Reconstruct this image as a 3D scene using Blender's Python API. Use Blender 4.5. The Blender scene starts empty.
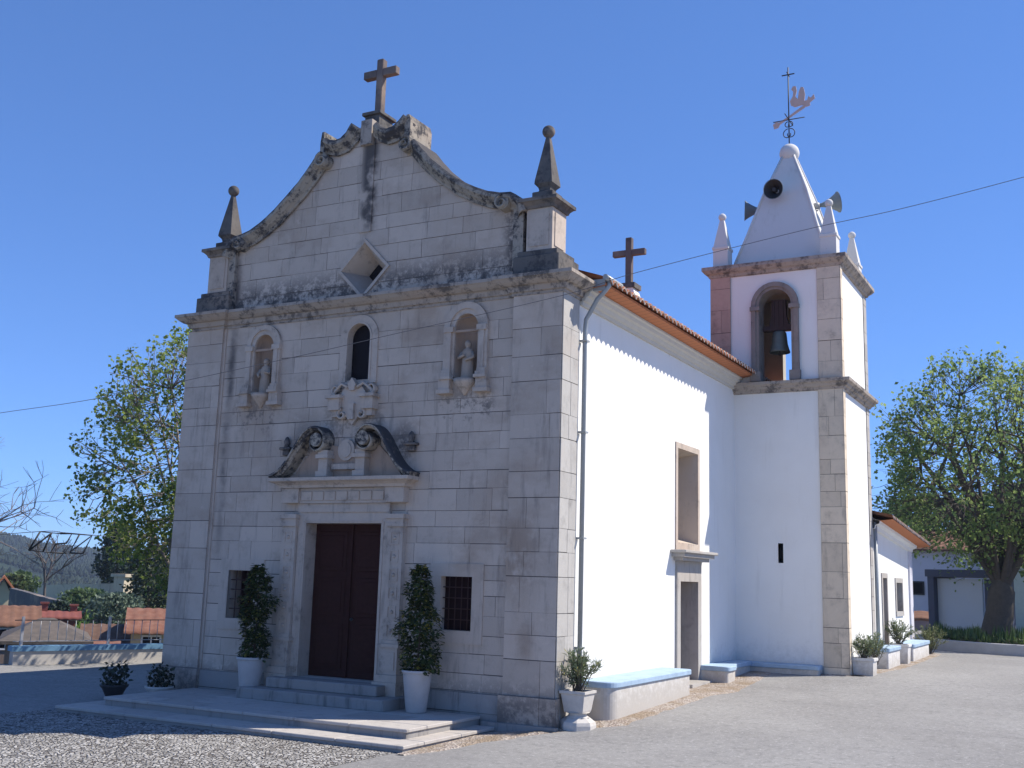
import bpy, bmesh, math, random
from mathutils import Vector, Matrix, noise
R = math.radians
rnd = random.Random(7)
S = bpy.context.scene
COL = S.collection

# ------------------------------------------------------------------ camera
CAM = Vector((7.846, -16.151, 2.30))
YAW, PITCH, ROLL, FPX = -0.49994, 0.177699, 0.0291, 1087.23
fw = Vector((math.sin(YAW)*math.cos(PITCH), math.cos(YAW)*math.cos(PITCH), math.sin(PITCH)))
r0 = Vector((math.cos(YAW), -math.sin(YAW), 0)); u0 = r0.cross(fw)
rr = r0*math.cos(ROLL) + u0*math.sin(ROLL); uu = -r0*math.sin(ROLL) + u0*math.cos(ROLL)
cd = bpy.data.cameras.new('camera'); cam = bpy.data.objects.new('camera', cd); COL.objects.link(cam)
m3 = Matrix((rr, uu, -fw)).transposed()
cam.matrix_world = Matrix.Translation(CAM) @ m3.to_4x4()
cd.sensor_width = 36; cd.lens = 36*FPX/1024; cd.clip_end = 6000; cd.clip_start = .1
S.camera = cam
def bearing(px, py):            # unit-horizontal direction seen at a place of the view, with its rise
    v = rr*((px-512)/FPX) - uu*((py-384)/FPX) + fw
    return v/math.hypot(v.x, v.y)
def at(px, py, d): return CAM + bearing(px, py)*d

# ------------------------------------------------------------------ light
SUN = Vector((1, .73, 1.40)).normalized()
W = bpy.data.worlds.new('World'); S.world = W; W.use_nodes = True
nt = W.node_tree; nt.nodes.clear()
sky = nt.nodes.new('ShaderNodeTexSky'); sky.sky_type = 'NISHITA'; sky.sun_disc = False
sky.sun_elevation = math.asin(SUN.z); sky.sun_rotation = math.atan2(SUN.x, SUN.y)
sky.altitude = 2500; sky.air_density = .8; sky.dust_density = 0; sky.ozone_density = 3
bg = nt.nodes.new('ShaderNodeBackground'); bg.inputs[1].default_value = .15
wo = nt.nodes.new('ShaderNodeOutputWorld')
tint = nt.nodes.new('ShaderNodeMix'); tint.data_type = 'RGBA'; tint.blend_type = 'MULTIPLY'; tint.inputs[0].default_value = 1; tint.inputs[7].default_value = (.615, .985, 1.62, 1); gm = nt.nodes.new('ShaderNodeGamma'); gm.inputs[1].default_value = .68   # white balance of the deep blue sky
nt.links.new(sky.outputs[0], gm.inputs[0]); nt.links.new(gm.outputs[0], tint.inputs[6]); nt.links.new(tint.outputs[2], bg.inputs[0]); nt.links.new(bg.outputs[0], wo.inputs[0])
sd = bpy.data.lights.new('sun', 'SUN'); sd.energy = 4.9; sd.angle = R(.53); sd.color = (1, .93, .82)
sun = bpy.data.objects.new('sun', sd); COL.objects.link(sun)
sun.rotation_euler = (-SUN).to_track_quat('-Z', 'Y').to_euler()
S.view_settings.view_transform = 'Standard'; S.view_settings.look = 'None'
S.view_settings.exposure = .5; S.view_settings.gamma = 1

# ------------------------------------------------------------------ helpers
def tag(o, label=None, cat=None, group=None, kind=None):
    if label: o['label'] = label
    if cat: o['category'] = cat
    if group: o['group'] = group
    if kind: o['kind'] = kind
    return o
def thing(name, loc, label, cat, group=None, rz=0):
    o = bpy.data.objects.new(name, None); COL.objects.link(o)
    o.location = loc; o.rotation_euler = (0, 0, rz); o.empty_display_size = .3
    return tag(o, label, cat, group)
def copy_tree(o, parent=None):
    c = o.copy(); COL.objects.link(c); c.parent = parent
    if parent: c.matrix_parent_inverse = o.matrix_parent_inverse.copy()
    for ch in [x for x in COL.objects if x.parent == o]: copy_tree(ch, c)
    return c
class MB:
    """collects faces in world-ish coordinates; build() links one mesh object"""
    def __init__(s): s.v = []; s.f = []; s.m = []; s.t = []; s.sm = []
    def face(s, pts, mat=0, tone=.5, smooth=False):
        n = len(s.v); s.v += [tuple(p) for p in pts]; s.f.append(tuple(range(n, n+len(pts))))
        s.m.append(mat); s.t.append(tone); s.sm.append(smooth)
    def grid(s, rows, mat=0, tone=.5, smooth=True, close=False):
        n = len(s.v); w = len(rows[0])
        for r in rows: s.v += [tuple(p) for p in r]
        for i in range(len(rows)-1):
            for j in range(w if close else w-1):
                k = (j+1) % w
                s.f.append((n+i*w+j, n+i*w+k, n+(i+1)*w+k, n+(i+1)*w+j)); s.m.append(mat); s.t.append(tone); s.sm.append(smooth)
    def box(s, x0, x1, y0, y1, z0, z1, mat=0, tone=.5, bev=0, tx=0, ty=0):
        """tx,ty: how far the top is drawn in on each side"""
        if bev:
            b = bev
            def ring(z, i): 
                X0, X1, Y0, Y1 = x0+i, x1-i, y0+i, y1-i; c = b
                return [(X0+c, Y0, z), (X1-c, Y0, z), (X1, Y0+c, z), (X1, Y1-c, z), (X1-c, Y1, z), (X0+c, Y1, z), (X0, Y1-c, z), (X0, Y0+c, z)]
            rs = [ring(z0, b), ring(z0+b, 0), ring(z1-b, 0), ring(z1, b)]
            for i in range(3): s.grid([rs[i], rs[i+1]], mat, tone, False, True)
            s.face(rs[0][::-1], mat, tone); s.face(rs[3], mat, tone); return
        p = [(x0, y0, z0), (x1, y0, z0), (x1, y1, z0), (x0, y1, z0), (x0+tx, y0+ty, z1), (x1-tx, y0+ty, z1), (x1-tx, y1-ty, z1), (x0+tx, y1-ty, z1)]
        for q in ((0, 3, 2, 1), (4, 5, 6, 7), (0, 1, 5, 4), (1, 2, 6, 5), (2, 3, 7, 6), (3, 0, 4, 7)): s.face([p[i] for i in q], mat, tone)
    def prism(s, poly, a, b, axis='y', mat=0, tone=.5, front=True, back=True, smooth=False):
        """poly in (u,v): axis y -> (x,z); axis x -> (y,z); axis z -> (x,y)"""
        def P(u, v, w): return (u, w, v) if axis == 'y' else ((w, u, v) if axis == 'x' else (u, v, w))
        n = len(poly)
        if front: s.face([P(u, v, a) for u, v in poly], mat, tone)
        if back: s.face([P(u, v, b) for u, v in poly[::-1]], mat, tone)
        for i in range(n):
            p, q = poly[i], poly[(i+1) % n]
            s.face([P(*p, a), P(*p, b), P(*q, b), P(*q, a)], mat, tone, smooth)
    def tube(s, pts, rad, n=8, mat=0, tone=.5, cap=True):
        pts = [Vector(p) for p in pts]; rs = rad if isinstance(rad, (list, tuple)) else [rad]*len(pts)
        rows = []; a = None
        for i, p in enumerate(pts):
            d = (pts[min(i+1, len(pts)-1)]-pts[max(i-1, 0)]).normalized()
            if a is None: a = d.orthogonal().normalized()
            else: a = (a - d*a.dot(d)).normalized()
            b = d.cross(a)
            rows.append([p + (a*math.cos(2*math.pi*k/n)+b*math.sin(2*math.pi*k/n))*rs[i] for k in range(n)])
        s.grid(rows, mat, tone, True, True)
        if cap: s.face(rows[0][::-1], mat, tone); s.face(rows[-1], mat, tone)
    def lathe(s, prof, c=(0, 0), n=20, mat=0, tone=.5, smooth=True, rot=0):
        rows = [[(c[0]+r*math.cos(2*math.pi*k/n+rot), c[1]+r*math.sin(2*math.pi*k/n+rot), z) for k in range(n)] for r, z in prof]
        s.grid(rows, mat, tone, smooth, True)
        if prof[0][0] > 1e-3: s.face(rows[0][::-1], mat, tone)
        if prof[-1][0] > 1e-3: s.face(rows[-1], mat, tone)
    def ball(s, c, r, n=14, mat=0, sz=1):
        s.lathe([(max(1e-4, r*math.sin(math.pi*i/n)), c[2]-r*sz*math.cos(math.pi*i/n)) for i in range(n+1)], c[:2], n*2, mat)
    def build(s, name, mats, parent=None, merge=True):
        me = bpy.data.meshes.new(name); me.from_pydata(s.v, [], s.f)
        if not isinstance(mats, (list, tuple)): mats = [mats]
        for m in mats: me.materials.append(m)
        me.polygons.foreach_set('material_index', s.m); me.polygons.foreach_set('use_smooth', s.sm)
        at_ = me.attributes.new('tone', 'FLOAT', 'FACE'); at_.data.foreach_set('value', s.t)
        o = bpy.data.objects.new(name, me); COL.objects.link(o)
        if merge:
            bm = bmesh.new(); bm.from_mesh(me); bmesh.ops.remove_doubles(bm, verts=bm.verts, dist=2e-4)
            bmesh.ops.recalc_face_normals(bm, faces=bm.faces); bm.to_mesh(me); bm.free()
        if parent:
            bpy.context.view_layer.update()
            o.parent = parent; o.matrix_parent_inverse = parent_inv(parent)
        return o
def parent_inv(p):
    ms = []
    while p: ms.append(Matrix.LocRotScale(p.location, p.rotation_euler, p.scale) if p.parent is None else p.matrix_local); p = p.parent
    # only top-level roots carry a transform here; parts sit at identity
    return ms[-1].inverted() if len(ms) == 1 else Matrix.Identity(4)

# ------------------------------------------------------------------ materials
class NB:
    def __init__(s, name):
        s.mat = bpy.data.materials.new(name); s.mat.use_nodes = True; s.t = s.mat.node_tree; s.t.nodes.clear()
        s.out = s.t.nodes.new('ShaderNodeOutputMaterial'); s.b = s.t.nodes.new('ShaderNodeBsdfPrincipled')
        s.t.links.new(s.b.outputs[0], s.out.inputs[0]); s.geo = s.t.nodes.new('ShaderNodeNewGeometry'); s.pos = s.geo.outputs['Position']
        sp = s.t.nodes.new('ShaderNodeSeparateXYZ'); s.t.links.new(s.pos, sp.inputs[0]); s.x, s.y, s.z = sp.outputs
        sn = s.t.nodes.new('ShaderNodeSeparateXYZ'); s.t.links.new(s.geo.outputs['Normal'], sn.inputs[0]); s.nx, s.ny, s.nz = sn.outputs
    def put(s, sock, v):
        if hasattr(v, 'is_linked') or hasattr(v, 'links'): s.t.links.new(v, sock)
        else: sock.default_value = v if not (isinstance(v, tuple) and len(v) == 3 and sock.type == 'RGBA') else (*v, 1)
    def mth(s, op, a, b=0., c=0., clamp=False):
        n = s.t.nodes.new('ShaderNodeMath'); n.operation = op; n.use_clamp = clamp
        for i, v in enumerate((a, b, c)): s.put(n.inputs[i], v)
        return n.outputs[0]
    def add(s, a, b): return s.mth('ADD', a, b)
    def sub(s, a, b): return s.mth('SUBTRACT', a, b)
    def mul(s, a, b): return s.mth('MULTIPLY', a, b)
    def mx(s, a, b): return s.mth('MAXIMUM', a, b)
    def ss(s, v, a, b, lo=0., hi=1.):
        n = s.t.nodes.new('ShaderNodeMapRange'); n.interpolation_type = 'SMOOTHSTEP'
        s.put(n.inputs[0], v); n.inputs[1].default_value = a; n.inputs[2].default_value = b; n.inputs[3].default_value = lo; n.inputs[4].default_value = hi
        return n.outputs[0]
    def band(s, v, c, w, soft):      # 1 within w of c
        return s.ss(s.mth('ABSOLUTE', s.sub(v, c)), w+soft, max(w-soft, 0))
    def noise(s, scale, detail=4, rough=.6, vec=None, stretch=None, dist=0):
        n = s.t.nodes.new('ShaderNodeTexNoise'); n.inputs['Scale'].default_value = scale; n.inputs['Detail'].default_value = detail
        n.inputs['Roughness'].default_value = rough; n.inputs['Distortion'].default_value = dist
        v = vec or s.pos
        if stretch:
            mp = s.t.nodes.new('ShaderNodeMapping'); mp.inputs['Scale'].default_value = stretch; s.t.links.new(v, mp.inputs[0]); v = mp.outputs[0]
        s.t.links.new(v, n.inputs['Vector']); return n.outputs[0]
    def vor(s, scale, feature='F1', rnd_=1., out=0, stretch=None):
        n = s.t.nodes.new('ShaderNodeTexVoronoi'); n.feature = feature; n.inputs['Scale'].default_value = scale; n.inputs['Randomness'].default_value = rnd_
        v = s.pos
        if stretch:
            mp = s.t.nodes.new('ShaderNodeMapping'); mp.inputs['Scale'].default_value = stretch; s.t.links.new(v, mp.inputs[0]); v = mp.outputs[0]
        s.t.links.new(v, n.inputs['Vector']); return n.outputs[out]
    def mix(s, f, a, b, mode='MIX'):
        n = s.t.nodes.new('ShaderNodeMix'); n.data_type = 'RGBA'; n.blend_type = mode
        s.put(n.inputs[0], f); s.put(n.inputs[6], a); s.put(n.inputs[7], b); return n.outputs[2]
    def val(s, c, f):                # colour times a value
        n = s.t.nodes.new('ShaderNodeVectorMath'); n.operation = 'SCALE'
        if isinstance(c, tuple): n.inputs[0].default_value = c
        else: s.t.links.new(c, n.inputs[0])
        s.put(n.inputs[3], f); return n.outputs[0]
    def attr(s, name='tone'):
        n = s.t.nodes.new('ShaderNodeAttribute'); n.attribute_name = name; return n.outputs['Fac']
    def ramp(s, f, stops):
        n = s.t.nodes.new('ShaderNodeValToRGB'); s.t.links.new(f, n.inputs[0]); e = n.color_ramp.elements
        for i, (p, c) in enumerate(stops):
            el = e[i] if i < 2 else e.new(p)
            el.position = p; el.color = (*c, 1)
        return n.outputs[0]
    def fin(s, col, rough=.8, bump=None, bs=.3, bd=.02, spec=.3, metal=0):
        s.put(s.b.inputs['Base Color'], col); s.put(s.b.inputs['Roughness'], rough)
        s.b.inputs['Specular IOR Level'].default_value = spec; s.b.inputs['Metallic'].default_value = metal
        if bump is not None:
            n = s.t.nodes.new('ShaderNodeBump'); n.inputs['Strength'].default_value = bs; n.inputs['Distance'].default_value = bd
            s.t.links.new(bump, n.inputs['Height']); s.t.links.new(n.outputs[0], s.b.inputs['Normal'])
        return s.mat

def m_stone(name, base, stain=0., facade=False, lichen=0., warm=.5):
    n = NB(name); tn = n.attr()
    c = n.val(base, n.add(.88, n.mul(tn, .24)))
    n1 = n.noise(.55, 5, .6); n2 = n.noise(2.6, 6, .65); n3 = n.noise(30, 4, .7)
    c = n.mix(n.mul(n.ss(n1, .48, .68), warm), c, (.41, .31, .235))
    c = n.mix(n.ss(n2, .50, .78, 0, .45), c, tuple(v*.5 for v in base))
    c = n.mix(n.ss(n.noise(4.5, 5, .6), .60, .74, 0, .35), c, tuple(min(1, v*1.25) for v in base))
    streak = n.noise(1.0, 5, .7, stretch=(5, 5, .7)); blot = n.add(n.mul(n.sub(n.add(n.mul(n.noise(2.6, 5, .7), .55), n.mul(n.noise(9, 6, .75), .45)), .5), 1.55), .5)
    dark = n.mul(n.ss(streak, .52, .74), .38+stain)
    if facade:
        nse = n.mul(n.sub(blot, .5), 1.5)
        zz = n.add(n.z, nse)
        m = n.mul(n.band(zz, 7.75, .10, .38), n.ss(blot, .36, .60))                       # foot of the gable, just over the cornice
        m = n.mx(m, n.mul(n.mul(n.band(n.x, -4.22, .17, .10), n.ss(n.z, 8.6, 9.0)), n.ss(n.noise(1.7, 4, .6), .38, .55)))     # strip under the cross
        m = n.mx(m, n.mul(n.mul(n.band(n.add(n.x, n.mul(nse, .06)), -7.40, .06, .10), n.ss(n.z, 1.8, 4.5)), n.ss(n.noise(1.2, 4, .6), .40, .60, .25, .9)))
        m = n.mx(m, n.mul(n.mul(n.ss(n.x, -1.35, -1.0), n.ss(n.x, -.82, -.98)), n.mul(n.ss(n.z, 7.5, 7.6), n.ss(blot, .38, .56))))
        m = n.mx(m, n.mul(n.mul(n.ss(n.x, -7.2, -7.55), n.ss(n.z, 7.5, 7.6)), n.ss(blot, .40, .6, 0, .7)))
        m = n.mx(m, n.mul(n.ss(zz, .72, .3), n.ss(blot, .34, .60, .25, .85)))             # damp foot of the wall
        dx = n.mth('ABSOLUTE', n.add(n.x, 4.3))
        m = n.mx(m, n.mul(n.mul(n.band(n.add(dx, n.mul(nse, .3)), 1.15, .12, .3), n.band(zz, 4.75, .2, .35)), n.ss(blot, .36, .58, .2, .9)))   # beside the scrolls over the door
        m = n.mx(m, n.mul(n.mul(n.band(dx, 2.42, .55, .12), n.band(zz, 5.42, .05, .35)), n.ss(blot, .42, .62, 0, .75)))  # under the niches
        m = n.mx(m, n.mul(n.mul(n.band(dx, .1, .6, .1), n.band(zz, 5.15, .15, .4)), n.ss(blot, .42, .6, 0, .55)))
        dark = n.mx(dark, m)
        yel = n.mul(n.mul(n.band(n.x, -.75, .35, .3), n.band(n.z, 2.75, .65, .5)), n.ss(n.noise(2.1, 4, .6), .36, .56))
        yel = n.mx(yel, n.mul(n.mul(n.ss(n.noise(.9, 5, .6, stretch=(1, 1, 1.6)), .50, .66), n.ss(n.z, 1.0, 2.5)), .42)); yel = n.mx(yel, n.mul(n.mul(n.band(n.x, -6.55, .2, .3), n.band(n.z, 5.1, .35, .3)), .55)); yel = n.mx(yel, n.mul(n.mul(n.band(n.x, -.55, .1, .15), n.band(n.z, 1.25, .25, .15)), .8))
        c = n.mix(n.mul(yel, .62), c, (.26, .18, .125))
    if lichen:
        up = n.ss(n.add(n.nz, n.mul(n.sub(blot, .5), 1.6)), -.2, .65)
        dark = n.mx(dark, n.mul(n.mx(up, n.ss(blot, .60-.15*lichen, .74-.12*lichen)), lichen))
    c = n.mix(n.mul(dark, .9), c, (.062, .058, .060))
    h = n.add(n.mul(n2, .5), n.mul(n3, .35))
    return n.fin(c, .88, h, .55, .015, .2)
STONE = m_stone('limestone', (.525, .44, .365), facade=True, warm=.55)
TRIM = m_stone('limestone_trim', (.53, .445, .37), stain=.05, lichen=.42, warm=.45)
CORN = m_stone('weathered_cornice', (.39, .335, .285), stain=.3, lichen=.85, warm=.5)
DARKST = m_stone('lichened_stone', (.135, .125, .115), stain=.25, lichen=.95, warm=.4)
QUOIN = m_stone('tower_quoin', (.70, .59, .455), stain=.05, lichen=.3, warm=.35)
PINKQ = m_stone('rosy_stone', (.50, .34, .27), stain=.0, lichen=.3, warm=.6)
RETURN = m_stone('pale_ashlar', (.44, .42, .39), stain=.0, lichen=.2, warm=.25)
def m_plain(name, col, rough=.6, var=.12, scale=6, bs=.2, spec=.3, metal=0):
    n = NB(name); a = n.noise(scale, 5, .6)
    return n.fin(n.val(col, n.add(1-var, n.mul(a, 2*var))), rough, n.noise(scale*6, 3), bs, .004, spec, metal)
MORTAR = m_plain('mortar', (.11, .10, .095), .95)
def m_white(name, base=(.84, .825, .79), grime=.25, low=0.4):
    n = NB(name); a = n.noise(1.1, 5, .6); b = n.noise(9, 5, .7); st = n.noise(1.2, 4, .65, stretch=(3.5, 3.5, .35))
    c = n.val(base, n.add(.94, n.mul(a, .1)))
    c = n.mix(n.ss(st, .55, .8, 0, grime), c, (.50, .48, .44))
    c = n.mix(n.mul(n.ss(b, .68, .76), grime*.9), c, (.30, .28, .26)); c = n.mix(n.mul(n.ss(n.noise(2.4, 5, .62, stretch=(1, 1, .6)), .735, .75), .55), c, (.42, .41, .41)); c = n.mix(n.mul(n.ss(n.noise(.5, 4, .6), .4, .7), .18), c, (.70, .66, .58))
    c = n.mix(n.mul(n.ss(n.add(n.z, n.mul(n.sub(b, .5), 1.3)), low+.75, low-.1), grime*1.6), c, (.45, .42, .38))
    return n.fin(c, .9, n.add(n.noise(3, 3), n.mul(b, .4)), .25, .02, .15)
WHITE = m_white('limewash'); BENCHW = m_white('limewash_bench', (.72, .71, .69), .6, .35)
SPIREW = m_white('stained_limewash', (.66, .645, .62), .8, 9)
BLUE = m_plain('blue_paint', (.33, .44, .56), .75, .28, 4)
DOOR = m_plain('door_wood', (.046, .018, .015), .75, .35, 14, .4, .08)
DOOR2 = m_plain('side_door_wood', (.13, .06, .045), .6, .25, 10)
GLASSD = m_plain('dark_window', (.012, .010, .013), .6, .1, 3, .05, .12)
IRON = m_plain('dark_iron', (.03, .03, .032), .6, .2, 20, .3, .4)
RUST = m_plain('rusty_bars', (.07, .035, .03), .8, .3, 30)
PIPE = m_plain('zinc_pipe', (.33, .35, .35), .45, .1, 8, .1, .5, .2)
POTW = m_plain('pale_pot', (.50, .47, .45), .75, .15, 7)
URN = m_plain('urn_stone', (.52, .49, .45), .85, .22, 11, .6)
SLAB = m_stone('step_slab', (.42, .39, .36), stain=.05, warm=.2)
STEPS_ = m_stone('door_step_stone', (.30, .285, .27), stain=.25, warm=.2)
CROSSM = m_stone('cross_stone', (.15, .12, .11), stain=.2, lichen=.5)
STATUE = m_stone('statue_stone', (.40, .325, .26), stain=.1, lichen=.2, warm=.5)
NICHE = m_stone('rosy_niche', (.42, .31, .235), stain=.15, warm=.7)
def m_tile(name, a, b, rowy=True):
    if 'village' in name or 'old' in name or 'grey' in name or 'mossy' in name: a, b = tuple(v*.68 for v in a), tuple(v*.68 for v in b)
    n = NB(name); v = n.vor(4.5, out=1); k = n.noise(3, 4)
    c = n.mix(n.ss(k, .35, .7), a, b)
    c = n.mix(.35, c, n.mix(v, a, b))
    c = n.mix(n.ss(n.noise(1.2, 5, .7), .55, .8, 0, .6), c, (.10, .08, .06))
    return n.fin(c, .85, n.noise(25, 3), .4, .01, .2)
TILE = m_tile('clay_tile', (.40, .13, .06), (.48, .22, .12)); TILEOLD = m_tile('old_clay_tile', (.22, .11, .07), (.32, .17, .11))
VTILE = m_tile('village_tile', (.27, .115, .075), (.36, .19, .13)); TILEGREY = m_tile('grey_tile', (.13, .115, .10), (.22, .18, .15))
n = NB('clay_edge'); TEDGE = n.fin(n.mix(n.ss(n.noise(7, 4), .45, .65), (.66, .58, .50), (.34, .19, .13)), .85)
n = NB('asphalt')
a = n.noise(.35, 5, .6); b = n.noise(2.2, 6, .7); c_ = n.noise(55, 3, .8); st = n.noise(.5, 4, .6, stretch=(.5, 2.5, 1), dist=.4)
c = n.mix(n.ss(a, .35, .68), (.245, .238, .228), (.30, .292, .282)); c = n.mix(n.ss(b, .5, .8, 0, .35), c, (.20, .195, .19))
c = n.mix(n.ss(st, .60, .68, 0, .3), c, (.19, .185, .18)); c = n.mix(n.ss(c_, .55, .75, 0, .35), c, (.12, .12, .12)); c = n.mix(n.ss(n.noise(38, 2), .62, .75, 0, .4), c, (.42, .41, .39))
ASPH = n.fin(c, .9, n.add(c_, n.mul(b, .5)), .6, .012, .2)
n = NB('pebble_paving')
d = n.vor(17, 'DISTANCE_TO_EDGE', 1); v = n.vor(17, 'F1', 1, 1)
sp = n.t.nodes.new('ShaderNodeSeparateColor'); n.t.links.new(v, sp.inputs[0])
c = n.mix(sp.outputs[0], (.30, .285, .265), (.62, .60, .57)); c = n.mix(n.ss(sp.outputs[1], .86, .92), c, (.14, .12, .11))
c = n.mix(n.ss(n.noise(.9, 5, .65), .45, .7, 0, .35), c, (.22, .20, .18))
c = n.mix(n.ss(d, .015, .10, 1, 0), c, (.075, .068, .06))
PEB = n.fin(c, .85, n.ss(d, 0, .2), 1, .035, .25)
def m_leaf(name, dark, light, trans=.35, yellow=None):
    n = NB(name); tn = n.attr()
    c = n.mix(tn, dark, light)
    if yellow: c = n.mix(n.ss(tn, .86, .9), c, yellow)
    n.fin(c, .55, spec=.3)
    tr = n.t.nodes.new('ShaderNodeBsdfTranslucent'); n.put(tr.inputs[0], n.val(c, 1.5)); ms = n.t.nodes.new('ShaderNodeMixShader')
    ms.inputs[0].default_value = trans; n.t.links.new(n.b.outputs[0], ms.inputs[1]); n.t.links.new(tr.outputs[0], ms.inputs[2]); n.t.links.new(ms.outputs[0], n.out.inputs[0])
    return n.mat
LEAF = m_leaf('plane_leaf', (.06, .105, .025), (.26, .31, .08), .5); LEAFR = m_leaf('lime_leaf', (.075, .13, .045), (.26, .33, .11), .52)
CONIF = m_leaf('conifer_leaf', (.012, .025, .014), (.03, .055, .03), .1); BUSHL = m_leaf('shrub_leaf', (.04, .07, .03), (.12, .18, .07), .3)
GREYL = m_leaf('olive_leaf', (.07, .10, .07), (.15, .20, .14), .25); VINE = m_leaf('vine_leaf', (.025, .042, .014), (.09, .115, .035), .3, (.26, .23, .05))
OLEA = m_leaf('oleander_leaf', (.08, .11, .06), (.24, .28, .17), .3, (.30, .27, .08)); AGAP = m_leaf('strap_leaf', (.03, .06, .02), (.12, .18, .055), .35)
DEADL = m_leaf('dark_pot_leaf', (.012, .018, .012), (.035, .05, .03), .1)
BARK = m_plain('bark', (.10, .085, .07), .95, .35, 9, .9); BARKG = m_plain('grey_bark', (.22, .19, .17), .95, .25, 9, .7)

# ------------------------------------------------------------------ polygons in a wall plane
def clip(P, a, b, c):            # keep a*x+b*y<=c
    out = []
    for i in range(len(P)):
        p, q = P[i], P[(i+1) % len(P)]; dp = a*p[0]+b*p[1]-c; dq = a*q[0]+b*q[1]-c
        if dp <= 0: out.append(p)
        if (dp < 0 < dq) or (dq < 0 < dp):
            t = dp/(dp-dq); out.append((p[0]+t*(q[0]-p[0]), p[1]+t*(q[1]-p[1])))
    return out
def edges(C):                    # half planes of a convex ccw polygon
    for i in range(len(C)):
        p, q = C[i], C[(i+1) % len(C)]; a, b = q[1]-p[1], -(q[0]-p[0]); yield a, b, a*p[0]+b*p[1]
def area(P): return abs(sum(P[i][0]*P[(i+1) % len(P)][1]-P[(i+1) % len(P)][0]*P[i][1] for i in range(len(P))))/2
def inter(P, C):
    for a, b, c in edges(C):
        P = clip(P, a, b, c)
        if len(P) < 3: return []
    return P
def subtract(P, C):
    out = []
    for a, b, c in edges(C):
        o = clip(P, -a, -b, -c)
        if len(o) > 2 and area(o) > 1e-5: out.append(o)
        P = clip(P, a, b, c)
        if len(P) < 3: return out
    return out
def rect(u0, u1, v0, v1): return [(u0, v0), (u1, v0), (u1, v1), (u0, v1)]
def sheet(mb, regions, holes, mp, d, mat=0, cell=None, tone=.5, skirt=0):
    for Rg in regions:
        P = inter(cell, Rg) if cell else Rg
        if len(P) < 3 or area(P) < 2e-5: continue
        L = [P]
        for h in holes: L = [q for p in L for q in subtract(p, h)]
        for p in L:
            mb.face([mp(u, v, d) for u, v in p], mat, tone)
            if skirt:
                for i in range(len(p)):
                    a, b = p[i], p[(i+1) % len(p)]
                    mb.face([mp(*a, d), mp(*a, d-skirt), mp(*b, d-skirt), mp(*b, d)], mat, tone)
def courses(v0, v1, rg, hs=(.30, .44)):
    out = [v0]
    while out[-1] < v1-.2: out.append(out[-1]+rg.uniform(*hs))
    out[-1] = v1; return out
def ashlar(mb, regions, holes, mp, cs, u0, u1, seed, ws=(.5, 1.15), relief=.010, gap=.0095, amt=1):
    rg = random.Random(seed)
    sheet(mb, regions, holes, mp, 0, 1)
    for k in range(len(cs)-1):
        u = u0 - rg.uniform(0, .5)*(ws[1]-ws[0])
        while u < u1:
            w = rg.uniform(*ws)
            if u+w > u1-.25*ws[0]: w = u1-u+.01
            a, b = max(u, u0), min(u+w, u1); j = rg.uniform(-.004, .004)
            sheet(mb, regions, holes, mp, relief+rg.uniform(-.003, .003), 0, rect(a+gap*.36, b-gap*.36, cs[k]+gap/2+j, cs[k+1]-gap/2+j), min(1, max(0, .5+amt*rg.gauss(0, .22))), relief)
            u += w
fY = lambda y0: (lambda u, v, d: (u, y0-d, v))           # plane facing -y
fX = lambda x0: (lambda u, v, d: (x0+d, u, v))           # plane facing +x
fXn = lambda x0: (lambda u, v, d: (x0-d, u, v))

# ================================================================== GROUND
def lerp(x, pts):
    if x <= pts[0][0]: return pts[0][1]
    for (a, fa), (b, fb) in zip(pts, pts[1:]):
        if x <= b: return fa+(fb-fa)*(x-a)/(b-a)
    return pts[-1][1]
def sst(x, a, b):
    t = min(1, max(0, (x-a)/(b-a))); return t*t*(3-2*t)
PD = Vector((.3626, .9320)); PN = Vector((-.932, .3626)); P0 = Vector((-16.3, 2.4))
def gz(x, y):
    z = lerp(y, [(-40, -.6), (-16, -.35), (-4, -.12), (-1.2, -.10), (0, -.01), (1, .07), (4.7, .19), (7.5, .27), (9.7, .39), (13, .42), (19, .46), (26, .52), (60, .9)])
    left = sst(x, 0.2, -1.2)
    z = z*(1-left) + left*lerp(y, [(-40, -.6), (-16, -.35), (-4, -.16), (-1, -.13), (3, -.16), (30, -.2)])
    s = (Vector((x, y))-P0).dot(PN)
    if s > .5:
        z = z + (-5.6-z)*sst(s, .5, 9)
        dist = math.hypot(x-CAM.x, y-CAM.y)
        z += sst(dist, 58, 104)*5.0*sst(s, 9, 26) - sst(dist, 112, 190)*9
    return z
xs = [-1400, -900, -600, -400, -280, -200, -150, -125]+[-110+i*4 for i in range(16)]+[-46+i*1.5 for i in range(17)]+[-21+i*.5 for i in range(62)]+[10.5+i*2 for i in range(14)]+[42, 60, 100, 180, 300, 500, 900, 1500]
ys = [-400, -200, -100, -60, -40]+[-30+i*1 for i in range(24)]+[-6+i*.5 for i in range(54)]+[21+i*1.5 for i in range(20)]+[52+i*4 for i in range(22)]+[150, 180, 240, 320, 450, 700, 1100, 1600]
g = MB(); g.grid([[(x, y, gz(x, y)) for x in xs] for y in ys])
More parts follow.
